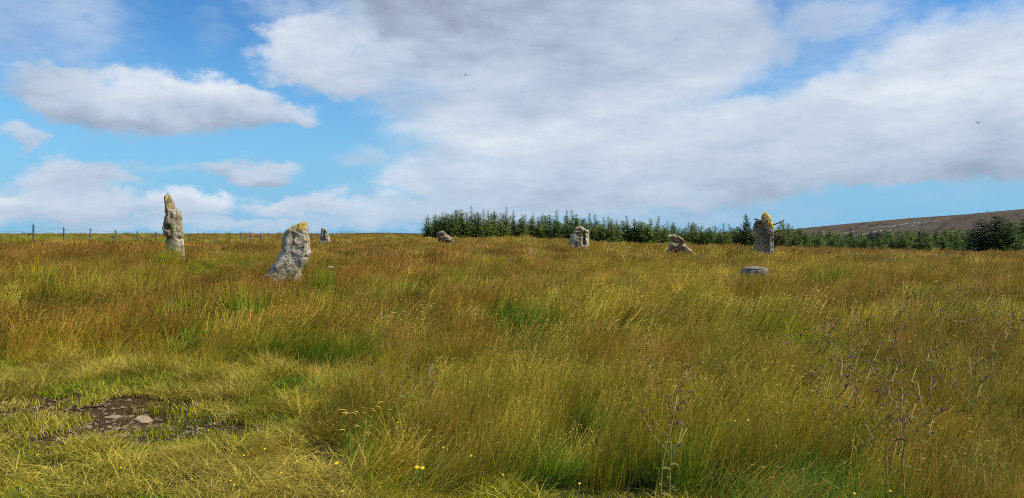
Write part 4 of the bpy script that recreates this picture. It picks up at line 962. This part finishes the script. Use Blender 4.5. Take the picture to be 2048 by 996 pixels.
# ------------------------------------------------------------------ thistles
def thistles():
    ms, k = new_mat('thistle_stem'); g = k.new('ShaderNodeTexCoord').outputs['Object']
    finish(k, k.mix(k.noise(g, 9, 3), (.34, .27, .085), (.36, .22, .09)), .9, .1)
    ml, k = new_mat('thistle_leaf'); g = k.new('ShaderNodeTexCoord').outputs['Object']
    finish(k, k.mix(k.noise(g, 12, 3), (.13, .15, .035), (.21, .165, .05)), .9, .08)
    mb, k = new_mat('thistle_bud'); finish(k, (.28, .17, .085), .9, .1)
    mf, k = new_mat('thistle_flower'); g = k.new('ShaderNodeTexCoord').outputs['Object']
    finish(k, k.mix(k.noise(g, 60, 3), (.44, .14, .30), (.58, .28, .42)), .9, .1)
    # one bud and one tuft mesh shared by all
    vs, fs = [], []; prof = [(.002, 0), (.007, .003), (.0095, .009), (.0085, .015), (.006, .019)]
    for r_, z in prof: vs += [(r_ * math.cos(a * .785), r_ * math.sin(a * .785), z) for a in range(8)]
    fs = [(i * 8 + j, i * 8 + (j + 1) % 8, i * 8 + 8 + (j + 1) % 8, i * 8 + 8 + j) for i in range(4) for j in range(8)]
    for j in range(10):
        a = j * .63; b = len(vs); vs += [(.009 * math.cos(a), .009 * math.sin(a), .008), (.009 * math.cos(a + .3), .009 * math.sin(a + .3), .010), (.016 * math.cos(a + .15), .016 * math.sin(a + .15), .017)]; fs.append((b, b + 1, b + 2))
    bud = mesh('flower_head', vs, fs); bud.materials.append(mb)
    vs, fs = [], []
    for j in range(22):
        a = random.random() * 6.28; r1 = random.uniform(.003, .013); b = len(vs); h = random.uniform(.024, .034)
        vs += [(.004 * math.cos(a), .004 * math.sin(a), .016), (.004 * math.cos(a + .7), .004 * math.sin(a + .7), .016), (r1 * math.cos(a + .5), r1 * math.sin(a + .5), h), (r1 * math.cos(a), r1 * math.sin(a), h)]; fs.append((b, b + 1, b + 2, b + 3))
    tuft = mesh('petals', vs, fs, False); tuft.materials.append(mf)
    def plant(seed, H, nb, lean):
        rd = random.Random(seed); sv, sf, lv, lf = [], [], [], []; heads = []
        def stemp(f): return Vector((lean * H * f ** 1.8 + .012 * math.sin(f * 7 + seed), .012 * math.cos(f * 6 + seed), H * f * (1 - .25 * abs(lean) * f)))
        tube(sv, sf, [tuple(stemp(i / 10) - Vector((0, 0, .04 if i == 0 else 0))) for i in range(11)], [.0050 * (1 - .55 * i / 10) for i in range(11)], 6)
        def leaf(p, a, L):
            d = Vector((math.cos(a), math.sin(a), .55)); sd = Vector((-math.sin(a), math.cos(a), 0)); n_ = 6; prev = None
            for i in range(n_ + 1):
                q_ = i / n_; c_ = p + d * L * q_ + Vector((0, 0, -.75 * L * q_ * q_)); w = L * .13 * (1 - q_ * .85) * (1.7 if i % 2 else .6)
                lv.append(tuple(c_ - sd * w)); lv.append(tuple(c_ + sd * w + Vector((0, 0, .01))))
                if i: b = len(lv); lf.append((b - 4, b - 3, b - 1, b - 2))
        for i in range(9):
            f = .06 + .6 * i / 9; leaf(stemp(f), i * 2.4 + rd.random(), (.10 - .07 * f) * rd.uniform(.8, 1.2))
        def cluster(p, d):
            for _ in range(rd.randint(1, 3)):
                dd = (d + Vector((rd.gauss(0, .6), rd.gauss(0, .6), rd.uniform(0, .5)))).normalized(); e_ = p + dd * rd.uniform(.015, .045)
                tube(sv, sf, [tuple(p), tuple(e_)], [.0025, .002], 4); heads.append((e_, dd, rd.random() < .42))
        cluster(stemp(1), Vector((lean, 0, 1)).normalized())
        for b in range(nb):
            f = .42 + .52 * (b + rd.random() * .6) / nb; p = stemp(f); a = b * 2.4 + rd.random(); L = (1.12 - f) * H * rd.uniform(.45, .75)
            d = Vector((math.cos(a) * .6 + lean * .5, math.sin(a) * .6, .8)).normalized(); mid = p + d * L * .5 + Vector((math.cos(a), math.sin(a), 0)) * L * .07; e_ = p + d * L
            tube(sv, sf, [tuple(p), tuple(mid), tuple(e_)], [.004, .0033, .0026], 5)
            for q_ in (.5,): leaf(p.lerp(e_, q_), a + rd.gauss(0, 1.2), .055)
            cluster(e_, d)
            if rd.random() < .7: cluster(mid, (d + Vector((rd.gauss(0, .5), rd.gauss(0, .5), .1))).normalized())
        s_ = mesh('stem', sv, sf); s_.materials.append(ms); l_ = mesh('leaves', lv, lf, False); l_.materials.append(ml)
        return s_, l_, heads
    protos = [plant(1, .9, 4, .05), plant(2, .95, 6, .15), plant(3, .85, 5, .45), plant(4, .8, 3, -.05)]
    L = [(1632, 628, .92, 1, 'thistle with the densest purple cluster, leftmost of the right-hand thistle stand'), (1618, 655, .85, 0, 'lower purple thistle beside the densest purple cluster'), (1700, 618, .92, 0, 'thistle with pale seeding tops right of the dense purple cluster'), (1810, 582, 1.0, 2, 'tallest thistle of the right-hand stand, bent right with a dark head'), (1784, 640, .95, 2, 'thistle bent to the right in the middle of the right-hand stand'), (1716, 668, .85, 3, 'thistle with small bright purple head low in the middle of the stand'), (1864, 678, .9, 2, 'strongly bent thistle with purple heads right of the middle of the stand'), (1905, 572, 1.0, 0, 'slender thistle rising alone right of the tallest one'), (1985, 604, 1.0, 0, 'thin upright thistle with dark heads near the right edge'), (2020, 632, .95, 2, 'thistle with nodding heads at the right edge'), (1808, 772, .85, 0, 'near upright thistle with a purple top in the right foreground'), (1780, 806, .72, 3, 'short near thistle beside the upright one in the right foreground'), (1935, 690, .85, 1, 'pale leafy thistle below the two at the right edge'), (1322, 768, .78, 1, 'purple thistle clump in the middle foreground before a dark hollow'), (1345, 790, .68, 3, 'shorter thistle against the purple clump in the middle foreground'), (1300, 655, .8, 3, 'lone small thistle in the grass above the middle foreground clump'), (1372, 715, .8, 2, 'thistle bent right above the middle foreground clump'), (798, 712, .72, 0, 'pale-stemmed thistle left of centre with pinkish heads'), (842, 716, .68, 1, 'thistle left of centre just right of the pale-stemmed one'), (1060, 640, .75, 3, 'tiny thistle with two heads in the yellow-green grass at centre'), (1020, 508, .9, 0, 'distant pale stalked thistle in the brown grass right of the squat boulder'), (1735, 700, .9, 1, 'brownish thistle in the thick of the right-hand stand'), (1660, 700, .85, 1, 'dull leafy thistle in front of the dense purple cluster'), (1840, 740, .85, 1, 'brown branching thistle above the near upright thistle')]
    for i, (px, py, H, pi, lb) in enumerate(L):
        Y = 7.0
        for _ in range(20): Y = (EYE - hz1(at(px, Y), Y) - H * (.98 if pi != 2 else .9)) * F / (py - HZ)
        x = at(px, Y) - (.0 if pi != 2 else .3 * H); G = hz1(x, Y); s_, l_, heads = protos[pi]; sc = H / [.9, .95, .85, .8][pi] * .93
        o = empty('thistle', (x, Y, G), 0 if pi == 2 else random.gauss(0, .5)); o.scale = (sc, sc, sc)
        for nm, me in (('stem', s_), ('leaves', l_)): c_ = bpy.data.objects.new(nm, me); C.objects.link(c_); c_.parent = o
        for p, d, fl in heads:
            b = bpy.data.objects.new('flower_head', bud); C.objects.link(b); b.parent = o; b.location = p; b.rotation_euler = d.to_track_quat('Z', 'Y').to_euler(); b.scale = (.72,) * 3
            if fl: q_ = bpy.data.objects.new('petals', tuft); C.objects.link(q_); q_.parent = b
        tag(o, lb, 'thistle', 'thistles in the meadow')
thistles()

# ------------------------------------------------------------------ small flowers
def flowers():
    my, k = new_mat('yellow_petal'); finish(k, (.78, .55, .012), .6, .3)
    mg, k = new_mat('flower_stem'); finish(k, (.12, .16, .03), .7)
    mw, k = new_mat('white_petal'); finish(k, (.78, .77, .68), .7)
    vs, fs = [], []
    for j in range(12):
        a = j * .5236; b = len(vs); ca, sa = math.cos(a), math.sin(a); cb, sb = math.cos(a + .42), math.sin(a + .42)
        vs += [(0, 0, .004), (.011 * ca, .011 * sa, .003), (.0125 * math.cos(a + .21), .0125 * math.sin(a + .21), .001), (.011 * cb, .011 * sb, .003)]; fs.append((b, b + 1, b + 2, b + 3))
        vs += [(0, 0, -.004), (.006 * ca, .006 * sa, 0), (.006 * cb, .006 * sb, 0)]; fs.append((b + 4, b + 6, b + 5))
    head = mesh('flower_head', vs, fs, False); head.materials.append(my)
    L = [(833, 937, .30, 'left bloom of the yellow pair at the bottom centre'), (844, 938.5, .30, 'right bloom of the yellow pair at the bottom centre'), (671, 929, .28, 'orange-yellow flower above the pale dry stalks at the bottom'), (485, 913, .25, None), (380, 960, .15, None), (458, 964, .15, None), (465, 973, .15, None), (192, 910, .1, None), (238, 938, .1, None), (69, 912, .1, None), (414, 862, .2, None), (334, 804, .15, None), (564, 725, .3, None), (795, 846, .35, None), (886, 897, .32, None), (942, 914, .32, None), (560, 948, .2, None), (683, 985, .22, None), (527, 900, .25, None), (1006, 952, .35, None), (1590, 623, .55, None), (1833, 672, .6, None), (1822, 684, .6, None), (1498, 842, .5, None), (1160, 970, .4, None), (1472, 843, .5, None), (1713, 990, .4, None), (1785, 985, .4, None)]
    for px, py, H, lb in L:
        Y = 5.0
        for _ in range(20): Y = (EYE - hz1(at(px, Y), Y) - H) * F / (py - HZ)
        x = at(px, Y); G = hz1(x, Y); o = empty('yellow_flower', (x, Y, G)); vs, fs = [], []
        tube(vs, fs, [(-.03, 0, -.02), (-.01, .0, H * .6), (0, 0, H)], [.0018, .0016, .0014], 5)
        link('stem', mesh('stem', vs, fs), mg, o); h = bpy.data.objects.new('flower_head', head); C.objects.link(h); h.parent = o; h.location = (0, 0, H); h.rotation_euler = (R(28), R(8), 0); h.scale = (1.0 if lb else .55,) * 3
        tag(o, lb or 'tiny yellow flower dotted in the foreground grass', 'flower', 'yellow flowers in the grass')
    Y = 15.5; x = at(662, Y); G = hz1(x, Y); H = EYE + (HZ - 533) / F * Y - G
    o = empty('white_umbel', (x, Y, G)); vs, fs = [], []; tube(vs, fs, [(0, 0, -.02), (.02, 0, H * .6), (0, 0, H * .9)], [.006, .005, .004], 6); pts = []
    for j in range(9):
        a = j * .7; e_ = (.05 * math.cos(a) * (1 if j % 2 else .5), .05 * math.sin(a) * (1 if j % 2 else .5), H * (1 - .02 * (j % 2))); tube(vs, fs, [(0, 0, H * .9), e_], .002, 4); pts.append(e_)
    link('stem', mesh('stem', vs, fs), mg, o)
    for p in pts:
        vs, fs = [], []
        for j in range(8):
            a = j * .785; b = len(vs); vs += [(0, 0, .004), (.016 * math.cos(a), .016 * math.sin(a), random.uniform(-.004, .004)), (.016 * math.cos(a + .6), .016 * math.sin(a + .6), random.uniform(-.004, .004))]; fs.append((b, b + 1, b + 2))
        link('floret', mesh('floret', vs, fs, False), mw, o, p)
    tag(o, 'white flat-topped wildflower right of the broad leaning stone', 'flower')
flowers()

# ------------------------------------------------------------------ birds and the green hump
def birds():
    m, k = new_mat('dark_plumage'); g = k.new('ShaderNodeTexCoord').outputs['Object']
    finish(k, k.mix(k.noise(g, 20, 3), (.018, .018, .022), (.05, .048, .05)), .7, .3)
    def bird(loc, rz, roll, dih, label, span=.34, fold=False):
        o = empty('bird', loc, rz); o.rotation_euler = (roll, 0, rz); tag(o, label, 'bird', 'birds')
        vs, fs = [], []; tube(vs, fs, [(.125, 0, .012), (.10, 0, .012), (.075, 0, .014), (.05, 0, .006), (0, 0, 0), (-.05, 0, -.002), (-.09, 0, .0)], [.002, .013, .017, .021, .029, .020, .007], 10)
        link('body', mesh('body', vs, fs), m, o)
        vs, fs = [], []; tube(vs, fs, [(.15, 0, .008), (.12, 0, .011)], [.001, .004], 5); link('beak', mesh('beak', vs, fs), m, o)
        vs = [(-.08, -.008, .003), (-.08, .008, .003), (-.17, .03, 0), (-.15, 0, 0), (-.17, -.03, 0), (-.08, 0, -.003)]; fs = [(0, 1, 2, 3, 4), (5, 1, 0), (1, 5, 2), (5, 0, 4), (5, 3, 2), (5, 4, 3)]; link('tail', mesh('tail', vs, fs, False), m, o)
        for sd in (-1, 1):
            if fold:
                pf = [(.05, .024, .012), (.0, .031, .016), (-.06, .026, .008), (-.13, .012, .0)]; vs = [(x, sd * y, z) for x, y, z in pf] + [(x, sd * y, z - .022 * (1 - i / 4)) for i, (x, y, z) in enumerate(pf)]
                fs = [(0, 1, 5, 4), (1, 2, 6, 5), (2, 3, 7, 6)]
            else:
                n_ = 7; vs, fs = [], []
                for i in range(n_ + 1):
                    q_ = i / n_; y = .018 + span * q_; x0 = .05 + .05 * math.sin(q_ * 2.2) - .17 * q_ ** 2; ch = .085 * (1 - q_ ** 2.2) + .008; z = .012 + dih * span * math.sin(q_ * 2.0) - .12 * span * q_ ** 3
                    vs += [(x0, sd * y, z), (x0 - ch, sd * y, z - .004), (x0 - ch * .4, sd * y, z + .007)]
                    if i: b = len(vs) - 6; fs += [(b, b + 3, b + 5, b + 2), (b + 2, b + 5, b + 4, b + 1), (b + 1, b + 4, b + 3, b)]
            link('wing', mesh('wing', vs, fs), m, o)
        return o
    for px, py, Y, rz, roll, dih, lb in ((931.5, 151.5, 62, R(160), R(-22), .12, 'small dark bird in flight against grey cloud, left of the two in the sky'), (1953.5, 247, 55, R(20), R(14), .35, 'small dark bird in flight over the hill, right of the two in the sky')):
        bird((at(px, Y), Y, EYE + (HZ - py) / F * Y), rz, roll, dih, lb)
    Y = 24; bird((at(336.5, Y), Y, EYE + (HZ - 388.8) / F * Y + .02), R(200), 0, 0, 'tiny dark bird perched on the tip of the tall pointed stone', fold=True).scale = (.34, .34, .34)
    mg, k = new_mat('green_cover'); finish(k, (.16, .52, .17), .5, .4)
    Y = 138; x = at(774, Y); G = EYE + (HZ - 475.6) / F * Y; vs, fs = [], []
    for i in range(7):
        q_ = i / 6; r_ = math.cos(q_ * 1.5); vs += [((.52 * r_ + .05 * random.random()) * math.cos(a * .5236), (.4 * r_) * math.sin(a * .5236), .30 * math.sin(q_ * 1.57) - (.4 if i == 0 else 0)) for a in range(12)]
    fs = [(i * 12 + j, i * 12 + (j + 1) % 12, i * 12 + 12 + (j + 1) % 12, i * 12 + 12 + j) for i in range(6) for j in range(12)] + [tuple(72 + j for j in range(12))]
    tag(link('green_hump', mesh('green_hump', vs, fs), mg, loc=(x, Y, G)), 'small bright green hump on the far grassland left of the spruces', 'hump')
birds()
build_grass()

# ------------------------------------------------------------------ things that share a look are told apart by their place
ORD = ['first', 'second', 'third', 'fourth', 'fifth', 'sixth', 'seventh', 'eighth', 'ninth', 'tenth', 'eleventh', 'twelfth', 'thirteenth', 'fourteenth', 'fifteenth', 'sixteenth', 'seventeenth', 'eighteenth', 'nineteenth', 'twentieth']
def ordinal(i):
    if i < 20: return ORD[i]
    return ('twenty-', 'thirty-')[(i - 20) // 10] + ORD[(i - 20) % 10] if (i + 1) % 10 else ('thirtieth', 'fortieth')[(i - 29) // 10]
def relabel():
    tops = [o for o in S.objects if o.parent is None and 'label' in o and 'kind' not in o]
    seg = [(890, 'left of the squat boulder'), (1020, 'right of the squat boulder'), (1150, 'left of the whitish stone'), (1250, 'right of the whitish stone'), (1356, 'left of the leaning slabs'), (1440, 'right of the leaning slabs'), (1525, 'left of the root-wrapped stone'), (9999, 'right of the root-wrapped stone')]
    for o in tops:
        px = o.location.x / o.location.y * F + 1024; Y = o.location.y; lb = o['label']
        if lb.startswith('young spruce making up'):
            row = 'front-row' if Y < 116.5 else 'second-row' if Y < 122 else 'third-row' if Y < 129 else 'back-row'
            o['label'] = '%s young spruce behind and %s' % (row, next(t_ for b, t_ in seg if px < b))
        elif lb.startswith('low bushy conifer'):
            row = 'nearest row' if Y < 98 else 'second row' if Y < 111 else 'third row' if Y < 125 else 'farthest row'
            side = 'left' if px < 1760 else 'middle' if px < 1900 else 'right'
            o['label'] = 'low bushy conifer in the dip before the hill, %s, %s part' % (row, side)
    by = {}
    for o in tops: by.setdefault(o['label'], []).append(o)
    for lb, os_ in by.items():
        if len(os_) > 1:
            os_.sort(key=lambda o: o.location.x / o.location.y)
            for i, o in enumerate(os_): o['label'] = '%s, %s from left' % (lb, ordinal(i))
relabel()
